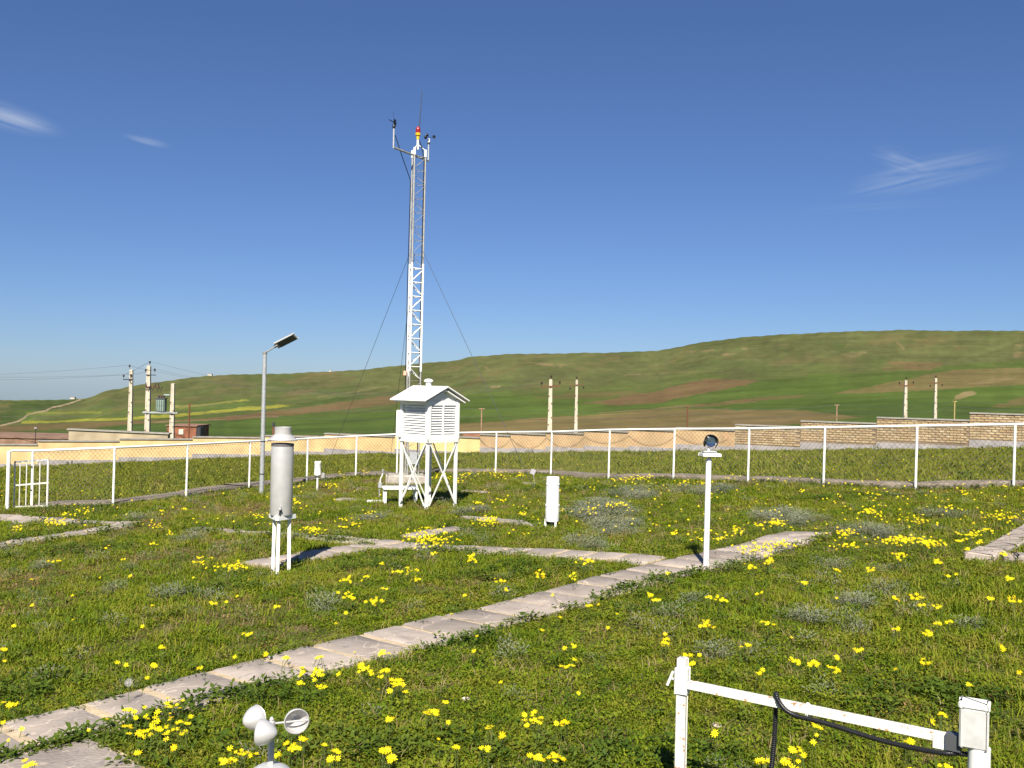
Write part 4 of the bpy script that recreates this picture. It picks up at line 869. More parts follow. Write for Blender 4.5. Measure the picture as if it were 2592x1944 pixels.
MB().box((.0, 0, zp + 8 * k_), (34 * k_, 24 * k_, 4 * k_), R(6), bev=.004).build('base_casting', ALU_GREY, sr_); MB().tube([(.0, .01, zp + 9 * k_), (.0, .015, cs.z - rs_ * 1.05)], 5 * k_, 10, r2=3 * k_).build('stand', ALU_GREY, sr_)
gm = bpy.data.materials.new('crystal ball'); gm.use_nodes = True; gb_ = gm.node_tree.nodes['Principled BSDF']; gb_.inputs['Transmission Weight'].default_value = .9; gb_.inputs['Base Color'].default_value = (.22, .32, .45, 1); gb_.inputs['Roughness'].default_value = .02; gb_.inputs['IOR'].default_value = 1.5
n_ = 14; MB().lathe([(max(.0005, rs_ * math.sin(math.pi * i / n_)), -rs_ * math.cos(math.pi * i / n_)) for i in range(n_ + 1)], 24, cs).build('glass_ball', gm, sr_)
# bowl: part of a spherical band behind the ball, axis tilted
def bowl(r0, a0, a1, wd_, m_):
    mb = MB(); V = []; Fc = []; n = 22
    ax = Vector((.82, .1, -.56)).normalized(); e1_ = Vector((.35, .5, .6)); e1_ = (e1_ - ax * e1_.dot(ax)).normalized()
    rows = []
    axis_n = Vector((-.25, -.55, .8)); u = Vector((-.80, .35, .48)).normalized(); v = u.cross(axis_n).normalized()
    for i in range(n + 1):
        a = R(a0 + (a1 - a0) * i / n); d = u * math.cos(a) + v * math.sin(a); nn_ = u.cross(v)
        for s_, rr_ in ((-1, r0), (1, r0), (1, r0 * 1.09), (-1, r0 * 1.09)): V.append(cs + d * rr_ + nn_ * s_ * wd_)
    for i in range(n):
        for j in range(4): Fc.append((i * 4 + j, i * 4 + (j + 1) % 4, (i + 1) * 4 + (j + 1) % 4, (i + 1) * 4 + j))
    Fc += [(0, 1, 2, 3), (n * 4 + 3, n * 4 + 2, n * 4 + 1, n * 4)]
    mb.add(V, Fc); return mb.build('bowl', m_, sr_)
bowl(rs_ * 1.24, -70, 190, rs_ * .72, BLACK)
MB().tube([cs + Vector((-.035, -.02, .055)) * 1.0, cs + Vector((-.02, -.01, .035))], .009, 8).build('ball_clamp', SILVER, sr_); MB().tube([cs + Vector((.068, -.025, -.03)), cs + Vector((.04, -.012, -.015))], .011, 8).build('ball_clamp', SILVER, sr_)

# ------------------------------------------------------------------ white cylinder gauge on three legs
p = gp(1397, 1334); bg = thing('cylinder_gauge', 'fat white cylindrical recording gauge with two hoops on three short legs', 'rain gauge', (p[0], p[1], G(p[0], p[1]))); k_ = p[1] / 2400
hz = lambda py: at(1397, py, p[1])[2] - bg.location.z
z0, z1, z2, z3 = hz(1319), hz(1279), hz(1225), hz(1207); r_ = 16.8 * k_
MB().lathe([(r_ * 1.02, z0), (r_ * 1.06, z0 + .01), (r_ * 1.04, z1 - .01), (r_ * .9, z1)], 32).build('lower_can', WHITE_CLEAN, bg)
MB().lathe([(r_ * 1.09, z1 - .012), (r_ * 1.09, z1 + .012)], 32).build('hoop', WHITE, bg)
MB().lathe([(r_ * 1.0, z1), (r_ * 1.0, z2)], 32).build('middle_can', WHITE_CLEAN, bg)
MB().lathe([(r_ * 1.05, z2 - .008), (r_ * 1.05, z2 + .008)], 32).build('hoop', WHITE, bg)
MB().lathe([(r_ * .98, z2), (r_ * .97, z3 - .004), (r_ * .95, z3), (r_ * .90, z3 - .002), (r_ * .85, z3 - .05)], 32).build('top_funnel', WHITE_CLEAN, bg)
for a in (-60, 180, 80):
    e = Vector((math.cos(R(a)), math.sin(R(a)), 0)); MB().bar(e * r_ * 1.0 + Vector((0, 0, -.06)), e * r_ * .98 + Vector((0, 0, z0 + .03)), .03, .02, up=(1, 0, 0)).build('leg', WHITE, bg)
MB().tube([(.0, 0, -.05), (0, 0, z0)], .02, 8).build('drain_pipe', GALV_DULL, bg)
# small distant gauge
p = gp(803, 1242); sg = thing('small_gauge', 'small white can gauge on a single stake near the left fence', 'rain gauge', (p[0], p[1], G(p[0], p[1]))); k_ = p[1] / 2400
hz = lambda py: at(803, py, p[1])[2] - sg.location.z
MB().tube([(0, 0, -.1), (0, 0, hz(1204))], .022, 8).build('stake', WHITE, sg); r_ = 8.4 * k_; z0, z1 = hz(1201), hz(1168)
MB().lathe([(r_ * .9, z0 - .01), (r_ * 1.05, z0), (r_, z0 + .02), (r_, z1 - .06), (r_ * 1.04, z1 - .055), (r_ * 1.02, z1), (r_ * .9, z1 - .01)], 24).build('can', WHITE_CLEAN, sg)
MB().lathe([(r_ * .6, z0 - .05), (r_ * .95, z0 - .02), (r_ * .9, z0 - .008)], 20).build('base_ring', ALU_GREY, sg); MB().box((.13, 0, z0 - .02), (.08, .05, .12), bev=.006).build('side_box', GALV_DULL, sg)

# ------------------------------------------------------------------ near cup anemometer
AD = 3.6; hub = Vector(at(687.5, 1832, AD)); gx = G(hub.x, hub.y)
ca_ = thing('cup_anemometer', 'silver grey three cup anemometer standing low in the flowers', 'anemometer', (hub.x, hub.y, gx)); hzv = hub.z - gx; ku = AD / 2400
dome_z = hzv - 106 * ku
MB().lathe([(.055, .0), (.06, .02), (.026, .04), (.026, dome_z - .20)], 20).build('stand', ALU_GREY, ca_)
MB().lathe([(.03, dome_z - .21), (.088, dome_z - .20), (.092, dome_z - .19), (.094, dome_z - .07)], 32).build('counter_housing', ALU_GREY, ca_)
MB().lathe([(.097, dome_z - .075), (.097, dome_z - .062), (.088, dome_z - .035), (.066, dome_z - .012), (.040, dome_z + .002), (.012, dome_z + .006)], 36).build('dome_cover', ALU_GREY, ca_)
MB().lathe([(.017, dome_z - .01), (.014, dome_z + .012), (.0125, dome_z + .02), (.0115, hzv - .02)], 6, rot=Matrix.Rotation(R(22), 3, 'Z'), smooth=False).build('stem', ALU_GREY, ca_)
MB().lathe([(.012, hzv - .025), (.014, hzv - .01), (.013, hzv + .008), (.008, hzv + .012), (.009, hzv + .018), (.004, hzv + .026)], 16).build('hub', SILVER, ca_)
RC = 62 * ku; rc = 31 * ku
for a in (-97, 23, 143):
    e = Vector((math.cos(R(a)), math.sin(R(a)), 0)); tg = Vector((-e.y, e.x, 0)); c = e * RC + Vector((0, 0, hzv))
    cp_ = put('cup', None, ca_); rm = Vector((0, 0, 1)).rotation_difference(tg).to_matrix()
    prof = [(rc, -.010), (rc * 1.015, -.008), (rc * 1.0, .004), (rc * .88, .020), (rc * .66, .036), (rc * .38, .050), (rc * .14, .056), (.0004, .057)]
    inner = [(r__ * .955, z__ - .0012) for r__, z__ in prof[:0:-1]] + [(rc * .955, -.010), (rc, -.010)]
    MB().lathe(prof + inner, 32, c, rm, cap=False).build('cup_shell', SILVER, cp_)
    MB().lathe([(rc * 1.0, -.0125), (rc * 1.045, -.010), (rc * 1.0, -.0075)], 32, c, rm, cap=False).build('rim', SILVER, cp_)
    MB().tube([Vector((0, 0, hzv)) + e * .008, c + e * rc * .93 - tg * .004], .0042, 8).build('arm', SILVER, cp_)

# ------------------------------------------------------------------ near instrument frame (post, arm, box)
D1, D2 = 4.0, 3.42
pA = Vector(at(1727, 1720, D1)); pB = Vector(at(2405, 1880, D2)); zbm = (pA.z + pB.z) / 2; pA.z = pB.z = zbm
g0 = G(pA.x, pA.y); fr_ = thing('sensor_stand', 'rusting white square post and level arm carrying a small box', 'instrument stand', (pA.x, pA.y, g0)); O = Vector((pA.x, pA.y, g0))
ba = (pB - pA).normalized(); angb = math.atan2(ba.y, ba.x); zt_ = Vector(at(1727, 1664, D1)).z - g0; tb = .0415
MB().box((0, 0, zt_ / 2 - .1), (tb, tb, zt_ + .2), angb + R(8), bev=.003).build('post', WHITE_RUST, fr_)
zs = zbm - g0; MB().box((0, 0, zs + .012), (tb * 1.32, tb * 1.32, .112), angb + R(8), bev=.003).build('sleeve', WHITE, fr_)
Lb = (pB - pA).length; MB().bar(ba * .03 + Vector((0, 0, zs)), ba * (Lb + .03) + Vector((0, 0, zs)), .030, .032).build('arm', WHITE_RUST, fr_)
sdv = Vector((-ba.y, ba.x, 0)); hb = -ba * .055 + Vector((0, 0, zs + .01))
MB().tube([-ba * .02 + Vector((0, 0, zs + .01)), hb - ba * .004], .005, 8).build('clamp_screw', WHITE, fr_); MB().tube([hb + Vector((.012, 0, .030)), hb - Vector((.012, 0, .030))], .006, 8).build('clamp_handle', WHITE, fr_)
pbx = Vector(at(2466, 1830, D2 - .05)); cbx = pbx - O; gq = G(pbx.x, pbx.y) - g0
RBX = angb + R(6)
BOXM = mat('shaded white box', (.54, .53, .50), .55, var=.12, vscale=25, spots=(.40, .24, .12), spot_at=.66, spot_scale=22); boxo = put('connection_box', None, fr_); boxo.location = (cbx.x, cbx.y, cbx.z - .015); boxo.rotation_euler = (0, 0, RBX)  # white box: shade of its front face put into the base grey, plus rust spots
MB().box((0, 0, 0), (.094, .072, .142), bev=.006).build('box_body', BOXM, boxo); MB().box((0, 0, .082), (.102, .08, .026), bev=.007).build('lid', WHITE, boxo)
MB().tube([(cbx.x + .02, cbx.y, gq - .1), (cbx.x + .02, cbx.y, cbx.z - .085)], .037, 24).build('round_pole', WHITE_CLEAN, fr_)
MB().box(ba * (Lb - .02) + Vector((0, 0, zs - .028)), (.07, .03, .024), angb).build('bracket', WHITE_CLEAN, fr_); MB().box(ba * (Lb + .012) + Vector((0, 0, zs - .008)), (.05, .05, .055), angb).build('bracket_plate', DARKGREY, fr_)
kt = ba * (Lb * .505) + Vector((0, 0, zs))
for t_ in (0, .006): MB().tube([kt + ba * t_ + sdv * (.019 * math.cos(R(q))) + Vector((0, 0, -.006 + .030 * math.sin(R(q)))) for q in range(0, 361, 30)], .0022, 6, caps=False).build('cable_tie', WHITE_CLEAN, fr_)
# corrugated conduit (own thing)
k0 = ba * (Lb * .375)
def K(u, s_, z): return Vector((ba.x * Lb * u, ba.y * Lb * u, 0)) + sdv * s_ + Vector((0, 0, zs + z))
ctrl = [K(.335, .05, -.62), K(.345, .045, -.45), K(.36, .04, -.30), K(.372, .035, -.16), K(.375, .034, -.04), K(.377, .026, .018), K(.385, .004, .030), K(.40, -.020, .018), K(.43, -.030, -.010), K(.47, -.027, -.026), K(.52, -.022, -.030), K(.60, -.018, -.036), K(.70, -.016, -.048), K(.80, -.016, -.056), K(.90, -.018, -.056), K(.985, -.02, -.050), K(1.03, .0, -.046), K(1.08, .02, -.05)]
def catmull(P, n):
    out = []
    for i in range(len(P) - 1):
        p0, p1, p2, p3 = P[max(i - 1, 0)], P[i], P[i + 1], P[min(i + 2, len(P) - 1)]
        for k in range(n):
            t = k / n; out.append(.5 * ((2 * p1) + (p2 - p0) * t + (2 * p0 - 5 * p1 + 4 * p2 - p3) * t * t + (3 * p1 - p0 - 3 * p2 + p3) * t ** 3))
    return out + [P[-1]]
cc = catmull(ctrl, 40)
# resample at even step
dd = np.r_[0, np.cumsum([(b - a).length for a, b in zip(cc[:-1], cc[1:])])]; stp_ = .0021; us = np.arange(0, dd[-1], stp_); arr = np.array([tuple(c) for c in cc])
pts = [Vector([np.interp(u, dd, arr[:, i]) for i in range(3)]) for u in us]; rads = [(.0105 if (i // 2) % 2 else .0085) for i in range(len(pts))]
o = MB().tube(pts, .01, 12, rad=rads).build('corrugated_conduit', BLACK); o.location = O
tag(o, 'black corrugated conduit looped over and tied under the white arm', 'conduit')

# low stone edging at the right
ed = thing('stone_edging', 'low pale stone edging turning a corner in the lawn', 'kerb', gp(2478, 1428))
O = Vector(ed.location); c0 = Vector(gp(2478, 1426)); e1 = Vector(gp(2640, 1428)); e2 = Vector(gp(2640, 1330))
for a, b, n in ((c0, e2, 6), (c0 + (e1 - c0).normalized() * .2, e1, 3)):
    for i in range(n):
        p, q_ = a.lerp(b, (i + .02) / n), a.lerp(b, (i + .98) / n); mid = (p + q_) / 2; L = (q_ - p).length; an_ = math.atan2(q_.y - p.y, q_.x - p.x)
        s_ = MB().box((0, 0, 0), (L, .30 + rnd.uniform(-.02, .02), .12), bev=.018).build('edging_stone', SLAB, ed); s_.location = (mid.x - O.x, mid.y - O.y, G(mid.x, mid.y) - O.z + .02 + rnd.uniform(-.01, .01)); s_.rotation_euler = (rnd.uniform(-.03, .03), rnd.uniform(-.02, .02), an_)

#PLANTS
# ------------------------------------------------------------------ plants
def leaf_mat(name, cols, trans=.25, rough=.6):
    m = bpy.data.materials.new(name); m.use_nodes = True; t = m.node_tree; b = t.nodes['Principled BSDF']; out = t.nodes['Material Output']
    b.inputs['Roughness'].default_value = rough; b.inputs['Specular IOR Level'].default_value = .12
    oi = N(t, 'ShaderNodeObjectInfo'); rp_ = N(t, 'ShaderNodeValToRGB'); e = rp_.color_ramp.elements
    while len(e) < len(cols): e.new(.5)
    for i, (el, c) in enumerate(zip(e, cols)): el.position = i / (len(cols) - 1); el.color = (*c, 1)
    geo = N(t, 'ShaderNodeNewGeometry'); ns = N(t, 'ShaderNodeTexNoise'); ns.inputs['Scale'].default_value = .8; ns.inputs['Detail'].default_value = 4; t.links.new(geo.outputs['Position'], ns.inputs['Vector'])
    ad = N(t, 'ShaderNodeMath', operation='MULTIPLY_ADD'); t.links.new(ns.outputs[0], ad.inputs[0]); ad.inputs[1].default_value = 1.6; ad.inputs[2].default_value = -.8
    sm_ = N(t, 'ShaderNodeMath', operation='ADD', use_clamp=True); t.links.new(oi.outputs['Random'], sm_.inputs[0]); t.links.new(ad.outputs[0], sm_.inputs[1]); t.links.new(sm_.outputs[0], rp_.inputs[0])
    t.links.new(rp_.outputs[0], b.inputs['Base Color'])
    tr_ = N(t, 'ShaderNodeBsdfTranslucent'); t.links.new(rp_.outputs[0], tr_.inputs[0]); mx = N(t, 'ShaderNodeMixShader'); mx.inputs[0].default_value = trans
    t.links.new(b.outputs[0], mx.inputs[1]); t.links.new(tr_.outputs[0], mx.inputs[2]); t.links.new(mx.outputs[0], out.inputs[0])
    return m
GRASS_M = leaf_mat('grass blades', [(.085, .135, .007), (.145, .195, .009), (.195, .225, .012), (.25, .225, .034)])
TURF_M = leaf_mat('low turf leaves', [(.070, .125, .007), (.128, .185, .009), (.175, .210, .011), (.20, .19, .024)])
WEED_M = leaf_mat('broad weed leaves', [(.050, .088, .010), (.078, .122, .013), (.110, .150, .018)])
SAGE_M = leaf_mat('grey wormwood leaves', [(.150, .170, .098), (.20, .22, .14), (.235, .23, .155)], .15)
LITTER_M = leaf_mat('dead brown leaves', [(.13, .065, .025), (.20, .11, .045), (.27, .17, .08)], .1)
DRY_M = leaf_mat('dry straw', [(.26, .18, .08), (.36, .27, .14), (.20, .12, .06)], .15)
FIELD_M = leaf_mat('meadow blades', [(.135, .172, .012), (.185, .208, .015), (.22, .215, .034)])
PETAL_M = leaf_mat('yellow petals', [(.86, .70, .006), (.90, .78, .012), (.88, .62, .006)], .2, .5)
DISC_M = mat('flower disc', (.75, .42, .01), .8, var=.2, vscale=300)
STEM_M = mat('flower stem', (.09, .13, .025), .7, var=.2, vscale=60)
PR = bpy.data.collections.new('plant_kinds')
def proto(name, V, Fc, mats, midx=None, n3=False):
    me = bpy.data.meshes.new(name); me.from_pydata([tuple(map(float, v)) for v in V], [], Fc)
    for m_ in mats: me.materials.append(m_)
    if midx is not None: me.polygons.foreach_set('material_index', midx)
    me.polygons.foreach_set('use_smooth', [True] * len(me.polygons))
    o = bpy.data.objects.new(name, me); return o
def blades(n, rad, hmin, hmax, wd_, lean, rg, flat=0.0):
    V = []; Fc = []
    for _ in range(n):
        a = rg.uniform(0, 6.283); r_ = rad * math.sqrt(rg.random()); x, y = r_ * math.cos(a), r_ * math.sin(a); h = rg.uniform(hmin, hmax); b = rg.uniform(0, 6.283); ln = rg.uniform(.2, 1) * lean * h
        dx, dy = math.cos(b), math.sin(b); w_ = wd_ * rg.uniform(.7, 1.3); nx, ny = -dy, dx; o = len(V)
        for s_, k in ((0, 1), (.55, .85)):
            cx, cy, cz = x + dx * ln * s_ ** 2, y + dy * ln * s_ ** 2, h * (s_ - .25 * s_ * s_ * lean) - .012 * (s_ == 0)
            V += [(cx - nx * w_ * k, cy - ny * w_ * k, cz), (cx + nx * w_ * k, cy + ny * w_ * k, cz)]
        V.append((x + dx * ln, y + dy * ln, h * (1 - .25 * lean))); Fc += [(o, o + 1, o + 3, o + 2), (o + 2, o + 3, o + 4)]
    return V, Fc
def leaves(n, rad, hmin, hmax, L, W, rg, droop=.4):
    V = []; Fc = []
    for _ in range(n):
        a = rg.uniform(0, 6.283); r_ = rad * rg.random() ** .6; h = rg.uniform(hmin, hmax); l = L * rg.uniform(.6, 1.2); w_ = W * rg.uniform(.7, 1.2); b = a + rg.uniform(-.9, .9); el = rg.uniform(-.2, 1.0)
        c = Vector((r_ * math.cos(a), r_ * math.sin(a), h)); d = Vector((math.cos(b) * math.cos(el), math.sin(b) * math.cos(el), math.sin(el))); s_ = Vector((-math.sin(b), math.cos(b), rg.uniform(-.4, .4))).normalized(); u = s_.cross(d)
        o = len(V); V += [c, c + d * l * .45 + s_ * w_ / 2 + u * .1 * w_, c + d * l * .5, c + d * l * .45 - s_ * w_ / 2 + u * .1 * w_, c + d * l + Vector((0, 0, -droop * l * .4))]
        Fc += [(o, o + 1, o + 2), (o, o + 2, o + 3), (o + 1, o + 4, o + 2), (o + 2, o + 4, o + 3)]
    return V, Fc
rg = random.Random(3); protos = {}
def reg(key, o): PR.objects.link(o); protos[key] = o
for i in range(3): reg('a%d' % i, proto('a%d_grass' % i, *blades(30, .08, .022, .075, .0026, 1.1, rg), [GRASS_M]))
for i in range(2): reg('b%d' % i, proto('b%d_turf' % i, *leaves(34, .085, .004, .036, .026, .012, rg), [TURF_M]))
for i in range(2): reg('c%d' % i, proto('c%d_weed' % i, *leaves(20, .085, .010, .075, .050, .022, rg), [WEED_M]))
for i in range(2): reg('d%d' % i, proto('d%d_sage' % i, *leaves(120, .12, .010, .115, .032, .008, rg, .0), [SAGE_M]))
reg('h0', proto('h0_litter', *leaves(26, .12, .002, .030, .032, .010, rg, .2), [LITTER_M]))
reg('e0', proto('e0_straw', *blades(9, .09, .05, .16, .0017, 1.5, rg), [DRY_M]))
for i in range(2): reg('f%d' % i, proto('f%d_meadow' % i, *blades(34, .17, .03, .11, .006, .9, rg), [FIELD_M]))
def flower_parts(npet, rad, rg_, tilt):
    """petals + disc, centred on the head"""
    V = []; Fc = []
    for k in range(npet):
        a = 6.283 * k / npet + rg_.uniform(-.12, .12); l = rad * rg_.uniform(.85, 1.1); w_ = rad * .30; z = rad * rg_.uniform(-.05, .22); o = len(V); c, s_ = math.cos(a), math.sin(a)
        pts = [(.16, -.45), (.16, .45), (.62, .95), (1.0, .35), (1.0, -.35), (.62, -.95)]
        for f_, g_ in pts: V.append((c * l * f_ - s_ * w_ / 2 * g_, s_ * l * f_ + c * w_ / 2 * g_, z * f_ + .001))
        Fc.append(tuple(range(o, o + 6)))
    D = []; Df = []
    n = 8
    for r_, z in ((rad * .27, .0), (rad * .24, rad * .12), (rad * .08, rad * .17)):
        for j in range(n): D.append((r_ * math.cos(6.283 * j / n), r_ * math.sin(6.283 * j / n), z))
    for i in range(2):
        for j in range(n): Df.append((i * n + j, i * n + (j + 1) % n, (i + 1) * n + (j + 1) % n, (i + 1) * n + j))
    Df.append(tuple(range(2 * n, 3 * n)))
    return V, Fc, D, Df
for i in range(3):          # far flowers: head with stem, one unit
    V, Fc, D, Df = flower_parts(8, .0175, rg, 0); M3 = Euler((rg.uniform(.1, .65), rg.uniform(-.3, .3), 0)).to_matrix()
    V = [M3 @ Vector(v) for v in V + D]; o_ = len(V) - len(D); Fc2 = Fc + [tuple(x + o_ for x in f) for f in Df]; mi = [0] * len(Fc) + [1] * len(Df); o2 = len(V)
    V += [Vector((.0015, 0, 0)), Vector((-.0015, 0, 0)), Vector((-.002, .01, -.16)), Vector((.002, .01, -.16))]; Fc2.append((o2, o2 + 1, o2 + 2, o2 + 3)); mi.append(2)
    reg('g%d' % i, proto('g%d_flower' % i, V, Fc2, [PETAL_M, DISC_M, STEM_M], mi))
ORDER = sorted(protos, key=lambda k: protos[k].name); IDX = {k: i for i, k in enumerate(ORDER)}
def scatter(name, label, P, scl, rot, idx, top=True):
    me = bpy.data.meshes.new(name); n = len(P); me.vertices.add(n); me.vertices.foreach_set('co', np.asarray(P, np.float32).ravel())
    a = me.attributes.new('scl', 'FLOAT', 'POINT'); a.data.foreach_set('value', np.asarray(scl, np.float32))
    a = me.attributes.new('rot', 'FLOAT_VECTOR', 'POINT'); a.data.foreach_set('vector', np.asarray(rot, np.float32).ravel())
    a = me.attributes.new('idx', 'INT', 'POINT'); a.data.foreach_set('value', np.asarray(idx, np.int32))
    o = tag(put(name, me), label, kind='stuff')
    ng = bpy.data.node_groups.new(name, 'GeometryNodeTree'); ng.interface.new_socket('Geometry', in_out='INPUT', socket_type='NodeSocketGeometry'); ng.interface.new_socket('Geometry', in_out='OUTPUT', socket_type='NodeSocketGeometry')
    gi, go = N(ng, 'NodeGroupInput'), N(ng, 'NodeGroupOutput'); ip = N(ng, 'GeometryNodeInstanceOnPoints'); ci = N(ng, 'GeometryNodeCollectionInfo'); ci.inputs['Collection'].default_value = PR
    ci.inputs['Separate Children'].default_value = True; ci.inputs['Reset Children'].default_value = True; ip.inputs['Pick Instance'].default_value = True
    def at_(nm, ty): x = N(ng, 'GeometryNodeInputNamedAttribute'); x.data_type = ty; x.inputs['Name'].default_value = nm; return x.outputs[0]
    L_ = ng.links.new; L_(gi.outputs[0], ip.inputs['Points']); L_(ci.outputs[0], ip.inputs['Instance']); L_(at_('idx', 'INT'), ip.inputs['Instance Index']); L_(at_('rot', 'FLOAT_VECTOR'), ip.inputs['Rotation']); L_(at_('scl', 'FLOAT'), ip.inputs['Scale']); L_(ip.outputs[0], go.inputs[0])
    md = o.modifiers.new('scatter', 'NODES'); md.node_group = ng
    return o
# value noise over the ground
NG = nr.random((128, 128))
def vn(x, y, s):
    x = x / s + 500.3; y = y / s + 500.7; xi, yi = np.floor(x).astype(int), np.floor(y).astype(int); fx, fy = x - xi, y - yi; fx = fx * fx * (3 - 2 * fx); fy = fy * fy * (3 - 2 * fy)
    g = lambda a, b: NG[a % 128, b % 128]
    return (g(xi, yi) * (1 - fx) + g(xi + 1, yi) * fx) * (1 - fy) + (g(xi, yi + 1) * (1 - fx) + g(xi + 1, yi + 1) * fx) * fy
def fb(x, y, s): return (vn(x, y, s) * .5 + vn(x, y, s / 2.1) * .3 + vn(x, y, s / 4.3) * .2)
def quad_in(P, Q, grow=0.0):
    Q = np.array(Q); c = Q.mean(0); ins = np.ones(len(P), bool); sg = None
    ar = sum(Q[i][0] * Q[(i + 1) % 4][1] - Q[(i + 1) % 4][0] * Q[i][1] for i in range(4)); sgn = 1 if ar > 0 else -1
    for i in range(4):
        a, b = Q[i], Q[(i + 1) % 4]; d = b - a; d = d / np.linalg.norm(d); dist = sgn * ((d[0]) * (P[:, 1] - a[1]) - d[1] * (P[:, 0] - a[0])); ins &= dist > -grow
    return ins
def on_path(x, y, grow=0.0):
    P = np.c_[x, y]; m = np.zeros(len(P), bool)
    for Q in SLABS: m |= quad_in(P, Q, grow)
    return m
def on_kerb(x, y):
    m = np.zeros(len(x), bool)
    for B, w0, w1 in KERBS:
        for a, b in zip(B[:-1], B[1:]):
            d = np.array([b.x - a.x, b.y - a.y]); L = np.hypot(*d); d /= L; n_ = np.array([-d[1], d[0]]); n_ = n_ if n_[1] > 0 else -n_
            s_ = (x - a.x) * d[0] + (y - a.y) * d[1]; t_ = (x - a.x) * n_[0] + (y - a.y) * n_[1]; m |= (s_ > -.1) & (s_ < L + .1) & (t_ > w0 + .05) & (t_ < w1 - .03)
    return m
def fence_side(x, y):          # >0 beyond the fence
    a, b = BL[1], BL[-1]; c, d = BR[0], BR[-1]
    s1 = (b.x - a.x) * (y - a.y) - (b.y - a.y) * (x - a.x); s2 = (d.x - c.x) * (y - c.y) - (d.y - c.y) * (x - c.x)
    return np.maximum(s1 / math.hypot(b.x - a.x, b.y - a.y), s2 / math.hypot(d.x - c.x, d.y - c.y))
def wedge(n, r0, r1, half=R(45)):
    r = np.sqrt(nr.uniform(r0 * r0, r1 * r1, n)); a = nr.uniform(-half, half, n); return r * np.sin(a), r * np.cos(a)
def area(r0, r1, half=R(45)): return half * (r1 * r1 - r0 * r0)
SAGE_PX = [(1530, 1300, 95, 40), (1490, 1370, 60, 22), (1600, 1250, 70, 14), (1600, 1568, 50, 14), (1512, 1612, 48, 16), (1700, 1550, 38, 12), (1759, 1514, 30, 9), (1866, 1509, 24, 9), (1929, 1608, 34, 12), (1588, 1684, 30, 10), (1512, 1666, 36, 12), (1804, 1653, 36, 16), (1690, 1600, 28, 10),
           (2139, 1586, 55, 22), (2026, 1563, 50, 16), (2161, 1523, 55, 12), (2251, 1491, 45, 14), (2331, 1474, 40, 9), (2116, 1420, 45, 12), (2250, 1432, 60, 8), (2439, 1487, 24, 10), (2452, 1577, 50, 12), (1919, 1604, 34, 16), (2000, 1310, 110, 22), (2200, 1345, 90, 12),
           (269, 1487, 26, 12), (430, 1505, 50, 14), (327, 1431, 36, 5), (475, 1361, 22, 12), (350, 1305, 28, 6), (103, 1435, 26, 6), (808, 1536, 34, 14), (1274, 1648, 32, 14), (1430, 1630, 36, 10), (520, 1505, 20, 8), (1045, 1480, 24, 6), (1650, 1420, 30, 10), (1770, 1240, 120, 10), (1180, 1290, 60, 10), (940, 1305, 60, 7), (210, 1655, 16, 8), (1270, 1500, 20, 6), (2380, 1300, 80, 8)]
sage_c = []
for px, py, rx, ry in SAGE_PX:
    c = gp(px, py, .05); dx = gp(px + rx, py, .05)[0] - c[0]; dy = abs(gp(px, py - ry, .05)[1] - c[1]); sage_c.append((c[0], c[1], dx, dy))
def sage_f(x, y):
    f = np.zeros(len(x))
    for cx, cy, rx, ry in sage_c: f = np.maximum(f, 1 - np.hypot((x - cx) / rx, (y - cy) / ry))
    return f
WEED_PX = [(30, 1730, 190, 60), (260, 1830, 240, 60), (330, 1890, 180, 60), (700, 1740, 260, 45), (1180, 1610, 120, 26), (1640, 1480, 90, 22), (1840, 1425, 60, 14), (150, 1390, 160, 18), (580, 1480, 150, 20), (900, 1420, 180, 20), (1300, 1440, 260, 22), (2380, 1760, 260, 60), (1150, 1235, 60, 16), (1500, 1236, 300, 6), (2200, 1254, 400, 6), (200, 1290, 160, 12), (240, 1380, 200, 8), (700, 1385, 120, 10), (740, 1402, 60, 12), (1000, 1400, 160, 14), (1150, 1380, 100, 14), (860, 1880, 420, 50), (1500, 1900, 500, 50)]
weed_c = []
for px, py, rx, ry in WEED_PX:
    c = gp(px, min(py, 1930), .05); weed_c.append((c[0], c[1], abs(gp(px + rx, min(py, 1930), .05)[0] - c[0]), abs(gp(px, min(py, 1930) - ry, .05)[1] - c[1])))
def weed_f(x, y):
    f = np.zeros(len(x))
    for cx, cy, rx, ry in weed_c: f = np.maximum(f, 1 - np.hypot((x - cx) / rx, (y - cy) / ry))
    return f
PX, PY, PS, PI = [], [], [], []
def emit(x, y, s_, keys):
    PX.append(x); PY.append(y); PS.append(s_); PI.append(np.array([IDX[k] for k in keys])[nr.integers(0, len(keys), len(x))])
def inside(x, y, grow=.0):
    return ~on_path(x, y, grow) & ~on_kerb(x, y)
bare = lambda x, y: fb(x, y, 1.5)
